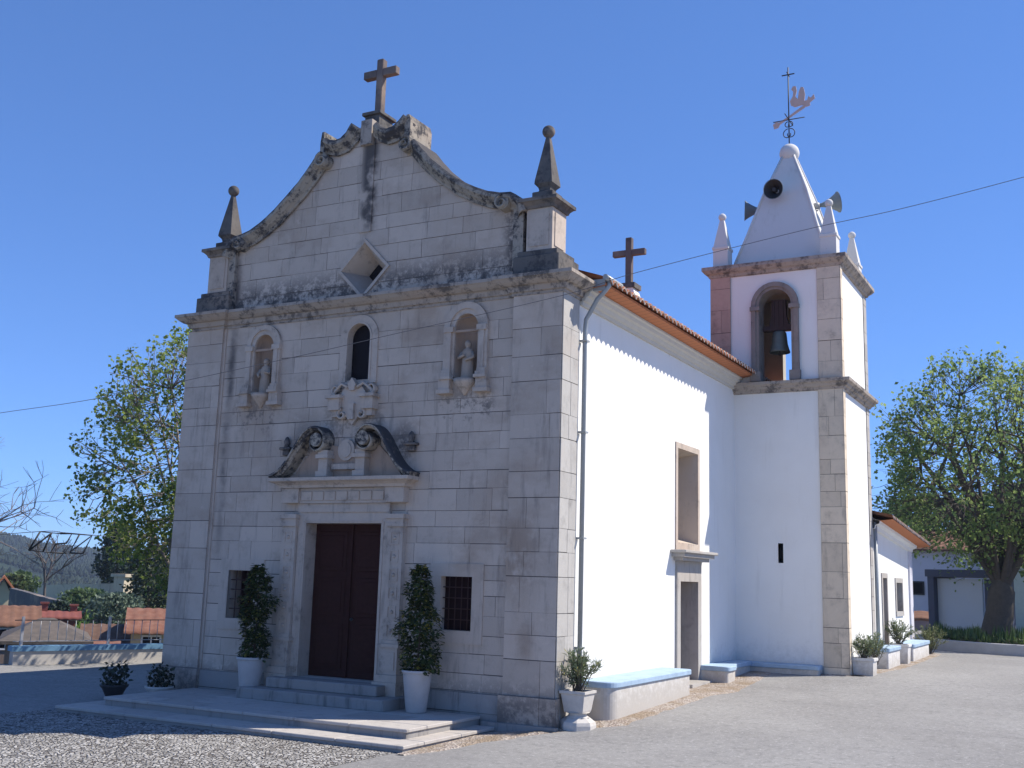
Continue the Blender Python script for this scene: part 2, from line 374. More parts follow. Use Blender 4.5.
# material of the ground: worn asphalt by the church, green and brown fields below
n = NB('ground'); 
sd_ = n.add(n.mul(n.x, -.932), n.mul(n.y, .3626)); inner = n.ss(sd_, 16.2, 16.8)     # distance past the parapet
a = n.noise(.35, 5, .6); b = n.noise(2.2, 6, .7); c_ = n.noise(60, 3, .8); st = n.noise(.45, 4, .6, stretch=(.5, 2.6, 1), dist=.4)
c = n.mix(n.ss(a, .35, .68), (.235, .228, .220), (.285, .278, .268)); c = n.mix(n.ss(b, .5, .8, 0, .35), c, (.185, .18, .175))
c = n.mix(n.ss(st, .58, .66, 0, .35), c, (.175, .17, .168)); c = n.mix(n.ss(n.noise(7, 6, .85), .50, .60, 0, .50), c, (.15, .148, .145)); c = n.mix(n.ss(n.noise(16, 5, .85), .53, .62, 0, .6), c, (.42, .41, .395)); c = n.mix(n.mul(n.ss(n.vor(2.6, out=0), .07, .03), n.ss(n.noise(1.1, 3), .5, .6, 0, .7)), c, (.12, .115, .11)); c = n.mix(n.ss(n.noise(1.3, 6, .75, stretch=(.8, 2.4, 1), dist=.2), .62, .70, 0, .40), c, (.15, .145, .14)); c = n.mix(n.ss(c_, .55, .75, 0, .4), c, (.11, .11, .11))
f = n.mix(n.ss(n.noise(.05, 4), .4, .6), (.06, .09, .03), (.11, .10, .05)); f = n.mix(n.ss(n.noise(.6, 5), .45, .7), f, (.035, .06, .02))
c = n.mix(inner, c, f)
GROUND = n.fin(c, .92, n.add(c_, n.mul(b, .5)), .6, .012, .2)
tag(g.build('ground', GROUND, merge=False), kind='structure')
def drape(name, poly, mat, lift, cell=.4):
    x0 = min(p[0] for p in poly); x1 = max(p[0] for p in poly); y0 = min(p[1] for p in poly); y1 = max(p[1] for p in poly)
    mb = MB(); i = math.floor(x0/cell)
    while i*cell < x1:
        j = math.floor(y0/cell)
        while j*cell < y1:
            q = inter(rect(i*cell, (i+1)*cell, j*cell, (j+1)*cell), poly)
            if len(q) > 2: mb.face([(a, b, gz(a, b)+lift) for a, b in q])
            j += 1
        i += 1
    return tag(mb.build(name, mat), kind='structure')
# the ground grid has .5 m cells near the church, so the sheets use the same cells
drape('pebble_paving', [(-9.5, -7.5), (-1.35, -9), (-1.1, -2.5), (-8.3, -2.5)], PEB, .006, .5)
n = NB('loose_gravel'); v = n.vor(28, 'F1', 1, 1); sp = n.t.nodes.new('ShaderNodeSeparateColor'); n.t.links.new(v, sp.inputs[0])
c = n.mix(sp.outputs[0], (.24, .19, .16), (.48, .43, .38)); GRAV = n.fin(n.mix(n.ss(n.noise(2), .4, .65), c, (.28, .22, .16)), .95, n.vor(28), .9, .03, .1)
gs = MB()
for a, b in (((.0, .55, 1.05, 1.3), (.8, 5.2)), ((.1, .1, .95, 1.5), (5.2, 9.2)), ((2.62, 2.62, 3.1, 3.1), (9.7, 19))): pass
def strip(pts, lift, name, mat):                       # pts: (y, x0, x1)
    mb = MB(); N = []
    for (ya, a0, a1), (yb, b0, b1) in zip(pts, pts[1:]):
        k = max(1, int((yb-ya)/.1))
        for i in range(k+(yb == pts[-1][0])):
            t = i/k; y = ya+(yb-ya)*t; w = noise.noise(Vector((y*2.3, 0, 5)))*.07+noise.noise(Vector((y*7, 0, 9)))*.04
            x0 = a0+(b0-a0)*t; x1 = a1+(b1-a1)*t+w; N.append([(x0+(x1-x0)*s/6, y, gz(x0+(x1-x0)*s/6, y)+lift-(.02 if s == 6 else 0)) for s in range(7)])
    mb.grid(N); return tag(mb.build(name, mat, merge=False), kind='structure')
strip([(.1, .02, .35), (.7, .02, .95), (4.9, .02, 1.0), (5.6, .02, 1.25), (9.3, .02, 1.0), (9.6, .02, 2.9)], .014, 'gravel_edge', GRAV)
strip([(9.7, 2.5, 2.95), (13, 2.5, 3.35), (19.2, 2.5, 3.4), (20, 2.5, 3.0)], .014, 'gravel_edge', GRAV)
strip([(-3.0, -1.0, -.85), (-2.4, -1.0, -.62), (-1.3, -1.0, -.5), (-.2, -1.0, .15), (.1, -.05, .3)], .016, 'dirt_edge', GRAV)

# ================================================================== CHURCH
XL, XR, XC = -8.58, 0.0, -4.29
church = thing('church', (XC, 0, 0), 'old church with curved grey stone facade, dark wooden door and long white side wall', 'church')
# --- gable outline over the cornice, half widths from the middle
half = [(0, 10.98), (.20, 11.02), (.23, 10.98), (.36, 10.84), (.52, 10.77), (.70, 10.80), (.86, 10.90), (.98, 11.02), (1.02, 10.62), (1.10, 10.36), (1.28, 10.14), (1.50, 9.90), (1.80, 9.64), (2.15, 9.38), (2.5, 9.18), (2.8, 9.05), (3.05, 8.99), (3.25, 8.97), (3.42, 8.86), (3.50, 8.66)]
def GX(a, sgn): return XC+sgn*(a if sgn > 0 or a < 1.8 else 1.8+(a-1.8)*.90)      # the left sweep is a little shorter
half = [(a, z-.13 if a < 1.06 else z) for a, z in half]
def HZ(a, z, sgn): return z+((.62-a)*.34 if sgn < 0 and a < 1.0 else 0)-(.03 if sgn < 0 and a < 1.06 else 0)
top = [(GX(a, -1), HZ(a, z, -1)-.05) for a, z in half[::-1]] + [(XC+a, z-.05) for a, z in half[1:]]
ZC = 7.44
regs = [[(a[0], ZC), (b[0], ZC), (b[0], b[1]), (a[0], a[1])] for a, b in zip(top, top[1:])]
dia = [(-4.24, 7.46), (-3.68, 8.02), (-4.24, 8.58), (-4.80, 8.02)]
body = rect(XL, XR, -.2, 7.14)
holes = [rect(-5.24, -3.50, .3, 3.24), rect(-7.06, -6.36, 1.42, 2.34), rect(-2.26, -1.62, 1.42, 2.34),
         rect(-4.51, -3.99, 5.88, 6.94), rect(-6.80, -6.32, 5.74, 6.93), rect(-2.16, -1.66, 5.74, 6.93)]
PW = .95
fm = MB(); rg = random.Random(3)
cs = [-.2]+courses(.45, 7.14, rg, (.25, .38))
ashlar(fm, [rect(XL+PW, XR-PW, -.2, 7.14)], holes, fY(0), cs, XL+PW, XR-PW, 11)
ashlar(fm, regs, [dia], fY(0), courses(ZC, 11.0, rg, (.28, .40)), XL+.7, XR-.7, 12)
o = fm.build('facade_wall', [STONE, MORTAR], church, merge=False)
# corner pilasters with their returns
for k, (a, b) in enumerate(((XL, XL+PW), (XR-PW, XR))):
    pm = MB(); c2 = courses(.45, 7.14, random.Random(21+k), (.36, .58))
    ashlar(pm, [rect(a, b, .45, 7.14)], [], fY(-.07), c2, a, b, 31+k, (.55, 1.3))
    pm.face([(a, -.07, .45), (a, 0, .45), (a, 0, 7.14), (a, -.07, 7.14)], 0); pm.face([(b, -.07, .45), (b, 0, .45), (b, 0, 7.14), (b, -.07, 7.14)], 0)
    # plinth
    ashlar(pm, [rect(a-.05, b+.05, -.25, .45)], [], fY(-.13), [-.25, .45], a-.05, b+.05, 41+k, (.9, 1.4))
    pm.face([(a-.05, -.13, .45), (b+.05, -.13, .45), (b+.05, 0, .45), (a-.05, 0, .45)], 0)
    for xx in (a-.05, b+.05): pm.face([(xx, -.13, -.25), (xx, 0, -.25), (xx, 0, .45), (xx, -.13, .45)], 0)
    pm.build('corner_pilaster', [STONE, MORTAR], church, merge=False)
pl = MB(); ashlar(pl, [rect(XL+PW+.05, XR-PW-.05, -.25, .43)], [rect(-5.95, -2.65, .0, .5)], fY(-.06), [-.25, .12, .43], XL+PW+.05, XR-PW-.05, 51, (.7, 1.3))
for a, b in ((XL+PW+.05, -5.95), (-2.65, XR-PW-.05)): pl.face([(a, -.06, .43), (b, -.06, .43), (b, 0, .43), (a, 0, .43)], 0)
pl.build('plinth', [STEPS_, MORTAR], church, merge=False)
rt = MB(); c3 = courses(.45, 7.14, random.Random(22), (.36, .58))
ashlar(rt, [rect(-.07, .56, -.25, 7.14)], [], fX(0), [-.25]+c3, -.07, .56, 61, (.3, .45), relief=.014)
rt.face([(0, .56, -.25), (.014, .56, -.25), (.014, .56, 7.14), (0, .56, 7.14)], 0)
rt.build('corner_return', [RETURN, MORTAR], church, merge=False)
lt = MB(); ashlar(lt, [rect(-.07, .6, -.25, 7.14)], [], fXn(XL), courses(-.25, 7.14, random.Random(5)), -.07, .6, 62, (.3, .5)); lt.build('corner_return', [RETURN, MORTAR], church, merge=False)
fd = MB(); fd.box(-1.25, .10, -.22, -.131, -.35, .02); fd.box(-1.25, .05, -.129, .3, -.35, -.01); fd.build('foundation_block', STEPS_, church)
# thin flat strip beside the left pilaster and weathered centre strip of the gable
ls = MB(); ls.box(XL+PW, XL+PW+.05, -.035, 0, .45, 7.14); ls.build('wall_strip', STONE, church)
cs_ = MB(); cs_.box(-4.40, -4.13, -.035, -.014, 8.75, 10.5, bev=0); cs_.build('gable_strip', STONE, church)
# gable back and sides
gb = MB(); gb.prism([(top[0][0], ZC)]+top+[(XC+3.5, ZC)], .0, .55, front=False); gb.build('gable_back', CORN, church)
# --- main cornice: stepped profile (out, z)
prof = [(0, 7.13), (.03, 7.13), (.03, 7.18), (.07, 7.19), (.09, 7.25), (.10, 7.28), (.16, 7.29), (.22, 7.33), (.27, 7.38), (.29, 7.39), (.29, 7.45), (-.02, 7.47)]
def cornice(mb, path, prof, mat=0, wob=0, closed=False):
    """path: list of (x,y) corners, outward to the right of travel; mitred"""
    rows = []
    P = [Vector(p) for p in path]
    for i, p in enumerate(P):
        d0 = (p-P[i-1]).normalized() if (i or closed) else None; d1 = (P[(i+1) % len(P)]-p).normalized() if (i < len(P)-1 or closed) else None
        d0 = d0 or d1; d1 = d1 or d0
        n0 = Vector((d0.y, -d0.x)); n1 = Vector((d1.y, -d1.x)); nn = (n0+n1); nn = nn/max(.3, nn.dot(n0))
        rows.append([(p.x+nn.x*o_, p.y+nn.y*o_, z) for o_, z in prof])
    if closed: rows.append(rows[0])
    mb.grid(rows, mat, .5, False)
    if not closed:
        mb.face(rows[0], mat); mb.face(rows[-1], mat)
co = MB(); cornice(co, [(XL+.14, .7), (XL+.14, -.07), (XL+PW, -.07), (XL+PW, 0), (XR-PW, 0), (XR-PW, -.07), (XR, -.07), (XR, .62)], prof)
co.face([(XL, 0, 7.45), (XR, 0, 7.45), (XR, .62, 7.455), (XL, .62, 7.455)])
co.build('main_cornice', CORN, church)
GCOP = m_stone('blackened_coping', (.35, .31, .255), stain=.35, lichen=1.12)
# --- gable coping following the curve
cp = MB(); cprof = [(-.16, -.03), (-.16, -.07), (-.10, -.09), (-.07, -.15), (-.02, -.18), (.03, -.20), (.05, -.20), (.05, .58), (.10, .58), (.10, -.20), (.055, -.225), (.0, -.225)]
def norm_at(L, i):
    a = Vector(L[max(i-1, 0)]); b = Vector(L[min(i+1, len(L)-1)]); d = (b-a).normalized(); return Vector((-d.y, d.x))
def fine(L, step=.08):
    out = []
    for p, q in zip(L, L[1:]):
        k = max(1, int((Vector(q)-Vector(p)).length/step))
        out += [(p[0]+(q[0]-p[0])*i/k, p[1]+(q[1]-p[1])*i/k) for i in range(k)]
    return out+[L[-1]]
def coping(name, hp, sgn, prof=None):
    mb = MB(); L = fine([(GX(a, sgn), HZ(a, z, sgn)-.05) for a, z in hp]); rows = []
    if sgn > 0: L = L
    for i, p in enumerate(L):
        nn = norm_at(L, i)*(1 if sgn > 0 else -1)
        jt = 1+.08*noise.noise(Vector((p[0]*6, p[1]*6, 0)))
        rows.append([(p[0]+nn.x*o_*jt, y_-.0, p[1]+nn.y*o_*jt) for o_, y_ in (prof or cprof)])
    mb.grid(rows, 0, .5, False, True); mb.face(rows[0]); mb.face(rows[-1]); return mb
for sgn in (-1, 1):
    mb = coping('c', half[9:], sgn); mb.build('gable_coping', GCOP, church)
    lob = coping('l', half[2:8], sgn); lob.build('lobed_coping', GCOP, church)
    sv = MB(); x = XC+sgn*1.0                                       # upright scroll flank of the lobe
    sv.prism([(x-.06, 10.36), (x+.06, 10.32), (x+sgn*.02+.05, 10.78), (x+.03, 10.90), (x-.03, 10.90), (x-.06, 10.7)], -.18, .56); 
    sv.build('lobe_flank', GCOP, church)
    vol = MB()
    def spiral(cx, cz, r, turns, y0, y1, dirn, a0, mb, w=.04):
        pts = []
        N = int(26*turns)
        for i in range(N+1):
            t = i/N; rr_ = r*(1-.82*t); a = a0+dirn*turns*2*math.pi*t; pts.append((cx+rr_*math.cos(a), cz+rr_*math.sin(a), w*(1-.5*t)))
        rows = []
        for i, (px, pz, w_) in enumerate(pts):
            d = Vector((cx-px, cz-pz)).normalized() if i < N else Vector((0, 1))
            rows.append([(px, y1, pz), (px, y0, pz), (px+d.x*w_, y0-.01, pz+d.y*w_), (px+d.x*w_, y1, pz+d.y*w_)])
        mb.grid(rows, 0, .5, True, True)
    spiral(XC+sgn*.98, 10.30, .17, 1.6, -.26, .0, -sgn, math.pi/2, vol)
    vol.lathe([(.15, -.0), (.13, .0)], (0, 0), 6) if False else None
    vol.prism([(XC+sgn*.98+.14*math.cos(a*math.pi/8), 10.30+.14*math.sin(a*math.pi/8)) for a in range(16)], -.20, 0)
    vol.build('gable_scroll', GCOP, church)
    v2 = MB(); vx = GX(3.12, sgn); spiral(vx, 8.84, .15, 1.5, -.27, .0, sgn, math.pi/2, v2); v2.prism([(vx+.13*math.cos(a*math.pi/8), 8.84+.13*math.sin(a*math.pi/8)) for a in range(16)], -.21, 0)
    v2.build('gable_scroll', GCOP, church)
    fl = MB(); fl.box(GX(3.40, sgn)-.10, GX(3.40, sgn)+.10, -.10, .5, 7.6, 8.74); fl.build('gable_flank', GCOP, church)
    # pedestal, cap, base blocks
    px = -.46 if sgn > 0 else -7.86
    pb = MB(); pb.box(px-.46, px+.42, -.20, .62, 7.46, 7.80, bev=.012); pb.box(px-.40, px+.36, -.15, .56, 7.80, 7.90, bev=.01); pb.build('pedestal_base', DARKST, church)
    pd = MB(); pd.box(px-.25, px+.25, -.12, .42, 7.90, 8.66); pd.box(px-.185, px+.185, -.135, -.119, 7.98, 8.58)
    pd.box(px+.249, px+.265, -.03, .33, 7.98, 8.58); pd.build('pedestal', TRIM, church)
    pc = MB(); cornice(pc, [(px-.25, .42), (px-.25, -.12), (px+.25, -.12), (px+.25, .42)], [(0, 8.66), (.03, 8.66), (.05, 8.71), (.10, 8.76), (.13, 8.77), (.13, 8.83), (0, 8.86)], closed=True)
    pc.face([(px-.25, -.12, 8.855), (px+.25, -.12, 8.855), (px+.25, .42, 8.855), (px-.25, .42, 8.855)]); pc.build('pedestal_cap', DARKST, church)
    ob = MB(); cy = .15
    ob.box(px-.20, px+.20, cy-.20, cy+.20, 8.86, 9.00, bev=.01); ob.lathe([(.19, 9.0), (.15, 9.05), (.17, 9.10), (.245, 9.16), (.24, 9.22), (.045, 10.08)], (px, cy), 4, smooth=False, rot=math.pi/4)
    ob.build('obelisk', DARKST, church); 
    bl = MB(); bl.ball((px, cy, 10.17), .115); bl.build('obelisk_ball', DARKST, church)
# centre block with cross
cb = MB(); cb.box(XC-.13, XC+.13, -.12, .50, 10.5, 11.0); cb.build('apex_block', CORN, church)
cc = MB(); cc.box(XC-.22, XC+.22, .0, .56, 11.16, 11.23, bev=.01); cc.box(XC-.17, XC+.17, .05, .50, 10.9, 11.16); cc.build('cross_base', DARKST, church)
cr = MB(); cy = .28
cr.box(XC-.075, XC+.075, cy-.075, cy+.075, 11.28, 12.42, bev=.012); cr.build('gable_cross', CROSSM, church)
cr2 = MB(); cr2.box(XC-.39, XC-.077, cy-.07, cy+.07, 12.05, 12.21, bev=.01); cr2.box(XC+.077, XC+.39, cy-.07, cy+.07, 12.05, 12.21, bev=.01); cr2.build('cross_arm', CROSSM, church)
# --- diamond window
dm = MB(); cx, cz = -4.24, 8.02
def dpt(s_, y): return [(cx, y, cz-s_), (cx+s_, y, cz), (cx, y, cz+s_), (cx-s_, y, cz)]
dm.grid([dpt(.60, 0), dpt(.60, -.045), dpt(.52, -.045), dpt(.50, -.0)], 0, .5, False, True)
dm.grid([dpt(.50, -.0), dpt(.22, .45)], 0, .5, False, True); dm.build('diamond_frame', TRIM, church)
dg = MB(); dg.face(dpt(.23, .45)); dg.build('diamond_pane', GLASSD, church)
# --- arched bits
def arcpts(cx, zs, r, n=14, a0=math.pi, a1=0): return [(cx+r*math.cos(a0+(a1-a0)*i/n), zs+r*math.sin(a0+(a1-a0)*i/n)) for i in range(n+1)]
def arch_frame(mb, cx, z0, zs, ri, ro, y0, y1, n=14):
    I = [(cx-ri, z0)]+arcpts(cx, zs, ri, n)+[(cx+ri, z0)]; O = [(cx-ro, z0)]+arcpts(cx, zs, ro, n)+[(cx+ro, z0)]
    mb.grid([[(x, y1, z) for x, z in I], [(x, y0, z) for x, z in I], [(x, y0, z) for x, z in O], [(x, y1, z) for x, z in O]], 0, .5, False)
    for k in (0, -1): mb.face([(I[k][0], y0, z0), (O[k][0], y0, z0), (O[k][0], y1, z0), (I[k][0], y1, z0)])
def arch_plug(mb, cx, z0, zs, r, y, n=14): mb.face([(x, y, z) for x, z in [(cx-r, z0)]+arcpts(cx, zs, r, n)+[(cx+r, z0)]])
uw = MB(); cx = -4.25
arch_frame(uw, cx, 5.84, 6.69, .265, .43, -.04, .32); arch_frame(uw, cx, 5.84, 6.69, .262, .30, -.055, .0); uw.box(cx-.43, cx+.43, -.05, .3, 5.80, 5.838)
uw = uw.build('upper_window', TRIM, church); g_ = MB(); arch_plug(g_, cx, 5.83, 6.69, .27, .13); g_.build('window_pane', GLASSD, uw)
# scroll ornament below the window
on = MB(); cx = -4.27
on.prism([(cx-.36, 5.50)]+arcpts(cx, 5.50, .30, 12)+[(cx+.36, 5.50), (cx+.30, 5.30), (cx+.12, 5.16), (cx, 5.02), (cx-.12, 5.16), (cx-.30, 5.30)], -.10, 0)
on.prism([(cx-.09, 5.78), (cx, 5.90), (cx+.09, 5.78), (cx+.05, 5.66), (cx-.05, 5.66)], -.17, -.05)
for s_ in (-1, 1):
    on.box(cx+s_*.38-.17, cx+s_*.38+.17, -.24, 0, 5.52, 5.58); on.box(cx+s_*.38-.13, cx+s_*.38+.13, -.19, 0, 5.30, 5.52, tx=-.0); on.box(cx+s_*.38-.08, cx+s_*.38+.08, -.13, 0, 5.18, 5.30)
    spiral(cx+s_*.40, 5.70, .12, 1.2, -.13, 0, s_, -math.pi/2, on)
    spiral(cx+s_*.22, 5.22, .13, 1.3, -.15, 0, -s_, math.pi/2, on)
    on.tube([(cx+s_*.1, -.12, 5.72), (cx+s_*.25, -.13, 5.80), (cx+s_*.40, -.11, 5.68), (cx+s_*.46, -.10, 5.58)], .035, 6)
on.box(cx-.06, cx+.06, -.16, 0, 5.12, 5.42); on.build('scroll_ornament', TRIM, church)
# niches
def niche(cx, ro, side):
    nm = MB(); ri = .24; zs = 6.69
    arch_frame(nm, cx, 5.74, zs, ri, ri+.10, -.045, .0); arch_frame(nm, cx, 5.74, zs, ri+.09, ro, -.075, .0)
    for s_ in (-1, 1):
        nm.box(cx+s_*(ri+.10)-.097, cx+s_*(ri+.10)+.097, -.11, 0, 6.60, 6.70); nm.box(cx+s_*(ri+.10)-.05, cx+s_*(ri+.10)+.05, -.095, 0, 5.90, 6.60)
        for q, (w, zz) in enumerate(((.12, 5.74), (.10, 5.80), (.085, 5.86))): nm.box(cx+s_*(ri+.12)-w, cx+s_*(ri+.12)+w, -.17+.025*q, 0, zz, zz+.055)
        nm.box(cx+s_*(ri+.14)-.11, cx+s_*(ri+.14)+.11, -.13, 0, 5.56, 5.74); nm.box(cx+s_*(ri+.14)-.14, cx+s_*(ri+.14)+.14, -.16, 0, 5.49, 5.56)
    # corbel
    nm.lathe([(.02, 5.46), (.05, 5.50), (.11, 5.58), (.19, 5.66), (.22, 5.74)], (cx, -.02), 14)
    nf = nm.build('niche_frame', TRIM, church)
    sh = MB(); N = 12; rows = []
    for k in range(6):
        z = 5.74+(zs-5.74)*k/5; rows.append([(cx-ri*math.cos(math.pi*i/N), .26*math.sin(math.pi*i/N), z) for i in range(N+1)])
    for k in range(1, 6):
        a = k/5*math.pi/2*.98; rows.append([(cx-ri*math.cos(math.pi*i/N)*math.cos(a), .26*math.sin(math.pi*i/N)*math.cos(a)*1.0, zs+ri*math.sin(a)) for i in range(N+1)])
    sh.grid(rows); sh.face([(cx-ri*math.cos(math.pi*i/N), .26*math.sin(math.pi*i/N), 5.74) for i in range(N+1)]); sh.build('niche_shell', NICHE, nf)
    bnd = MB(); bnd.box(cx-ri, cx+ri, -.03, .02, 6.60, 6.64); bnd.build('niche_band', NICHE, nf)
niche(-6.555, .43, 0); niche(-1.905, .45, 1)
def statue(cx, label, lean, arm):
    t = thing('statue', (cx, .03, 5.74), label, 'statue', 'saints in the facade niches')
    mb = MB(); z0 = 5.745; rows = []
    P = [(.0, .13, .10), (.03, .125, .095), (.12, .115, .085), (.25, .105, .08), (.36, .10, .075), (.44, .115, .075), (.50, .12, .07), (.545, .09, .06), (.565, .045, .045), (.585, .04, .045), (.61, .055, .06), (.65, .062, .068), (.69, .05, .055), (.72, .01, .01)]
    for z, a, b in P:
        rows.append([(cx+lean*z+a*math.cos(t_*math.pi/12)*(1+.10*math.sin(t_*math.pi/12*7+z*9)*(z < .5)), .05-b*math.sin(t_*math.pi/12)*(1+.08*math.cos(t_*5)*(z < .5)), z0+z) for t_ in range(24)])
    mb.grid(rows, 0, .5, True, True); mb.face(rows[0])
    for s_ in (-1, 1):
        mb.tube([(cx+lean*.5+s_*.10, .03, z0+.49), (cx+lean*.4+s_*.145, -.01, z0+.39), (cx+arm*s_*.03+.03*s_, -.075, z0+.38+.05*arm*s_)], [.036, .033, .022], 8)
    mb.build('body', STATUE, t)
    h = MB(); h.box(cx-.13, cx+.13, -.06, .14, 5.735, 5.76, bev=.005); h.build('statue_base', STATUE, t)
statue(-6.555, 'small pale saint in the rosy left niche of the facade', .02, 1); statue(-1.905, 'small grey saint in the right niche near the white wall corner', -.01, -1)
# --- rectangular windows
REDGL = m_plain('dark_red_shutter', (.026, .011, .012), .8, .3, 9, .2, .05)
def rwin(cx0, cx1, z0, z1, fr, dep=.36):
    f = MB(); y = -.03
    for a, b, c_, d_ in ((cx0-fr, cx1+fr, z1, z1+fr), (cx0-fr, cx1+fr, z0-fr, z0), (cx0-fr, cx0, z0, z1), (cx1, cx1+fr, z0, z1)): f.box(a, b, y, .002, c_, d_)
    for q in (((cx0, z0), (cx1, z0)), ((cx1, z0), (cx1, z1)), ((cx1, z1), (cx0, z1)), ((cx0, z1), (cx0, z0))): f.face([(q[0][0], .002, q[0][1]), (q[1][0], .002, q[1][1]), (q[1][0], .36, q[1][1]), (q[0][0], .36, q[0][1])])
    w = f.build('window_frame', STONE, church)
    g_ = MB(); g_.box(cx0, cx1, dep-.02, dep, z0, z1); g_.build('window_pane', REDGL, w)
    b = MB(); k = 5
    for i in range(1, k): x = cx0+(cx1-cx0)*i/k; b.tube([(x, .06, z0), (x, .06, z1)], .009, 6)
    for i in range(1, 5): z = z0+(z1-z0)*i/5; b.tube([(cx0, .06, z), (cx1, .06, z)], .009, 6)
    b.build('window_grille', RUST, w)
rwin(-7.06, -6.40, 1.42, 2.32, .21); rwin(-2.24, -1.62, 1.42, 2.32, .22, .15)
# --- portal
pt = MB(); d0, d1, dz0, dz1 = -5.22, -3.52, .46, 3.22
pt.box(d0-.18, d0, -.06, .36, dz0, dz1); pt.box(d1, d1+.18, -.06, .36, dz0, dz1); pt.box(d0-.18, d1+.18, -.06, .36, dz1+.002, dz1+.20)
pt.box(d0-.18, d1+.18, -.085, 0, dz1+.20, dz1+.36)
pt.box(d0-.06, d0-.03, -.07, -.05, dz0, dz1+.03); pt.box(d1+.03, d1+.06, -.07, -.05, dz0, dz1+.03); pt.box(d0-.03, d1+.03, -.07, -.05, dz1+.03, dz1+.06)
portal = pt.build('door_frame', TRIM, church)
dd = MB(); dxc = (d0+d1)/2; dy = .26
for a, b in ((d0, dxc-.008), (dxc+.008, d1)):
    dd.box(a, b, dy, dy+.06, dz0, dz1); w = b-a
    for z0, z1 in ((dz0+.15, dz0+.95), (dz0+1.08, dz0+1.78), (dz0+1.90, dz0+2.62)):
        dd.box(a+.10, b-.10, dy-.016, dy, z0, z1, bev=.007); dd.box(a+.17, b-.17, dy-.03, dy-.015, z0+.07, z1-.07, bev=.006)
    dd.box(a+.30, a+.34, dy-.04, dy-.029, dz0+.3, dz1-.3) if False else None
dd.box(dxc-.035, dxc+.035, dy-.045, dy-.002, dz0, dz1, bev=.006)
dd = dd.build('front_door', DOOR, church); hh = MB(); hh.ball((dxc+.10, dy-.05, 1.5), .03, 8); hh.tube([(dxc+.10, dy-.05, 1.5), (dxc+.10, dy, 1.5)], .012); hh.build('door_handle', IRON, dd)
for s_ in (-1, 1):
    sm = MB(); x = dxc+s_*(.85+.18+.17)
    w = .16
    sm.box(x-w, x+w, -.12, 0, 1.20, 3.30)
    for i in range(6):
        z = 1.36+i*.32; h_ = .11
        for a, b, c_, d_ in ((x-.09, x+.09, z-h_, z-h_+.02), (x-.09, x+.09, z+h_-.02, z+h_), (x-.09, x-.07, z-h_+.02, z+h_-.02), (x+.07, x+.09, z-h_+.02, z+h_-.02)): sm.box(a, b, -.134, -.119, c_, d_)
        sm.ball((x, -.12, z), .035, 6)
    sm.box(x-.185, x+.185, -.16, 0, 3.16, 3.22); sm.box(x-.20, x+.20, -.18, 0, 3.30, 3.38); sm.box(x-.175, x+.175, -.15, 0, 3.22, 3.30)
    sm.box(x-.18, x+.18, -.15, 0, 1.14, 1.20); sm.box(x-.22, x+.22, -.19, 0, 1.08, 1.14); sm.box(x-.18, x+.18, -.16, 0, .62, 1.08); sm.box(x-.23, x+.23, -.22, 0, .50, .62); sm.box(x-.25, x+.25, -.26, 0, .14, .50)
    sm.box(x-.13, x+.13, -.175, -.159, .70, 1.0)
    sm.build('door_pilaster', TRIM, church)
en = MB(); e0, e1 = dxc-1.38, dxc+1.38
en.box(e0+.03, e1-.03, -.13, 0, 3.582, 3.86)
for i in range(9): x = e0+.30+i*(e1-e0-.6)/8; en.box(x-.12, x+.12, -.15, -.129, 3.63, 3.80, bev=.006)
en.box(e0, e0+.4, -.18, 0, 3.59, 3.86); en.box(e1-.4, e1, -.18, 0, 3.59, 3.86)
cornice(en, [(e0, 0), (e0, -.18), (e1, -.18), (e1, 0)], [(0, 3.862), (.04, 3.862), (.06, 3.91), (.12, 3.95), (.18, 3.97), (.20, 3.98), (.20, 4.04), (0, 4.06)])
en.face([(e0, 0, 4.055), (e1, 0, 4.055), (e1, -.18, 4.055), (e0, -.18, 4.055)]); en.build('door_entablature', TRIM, church)
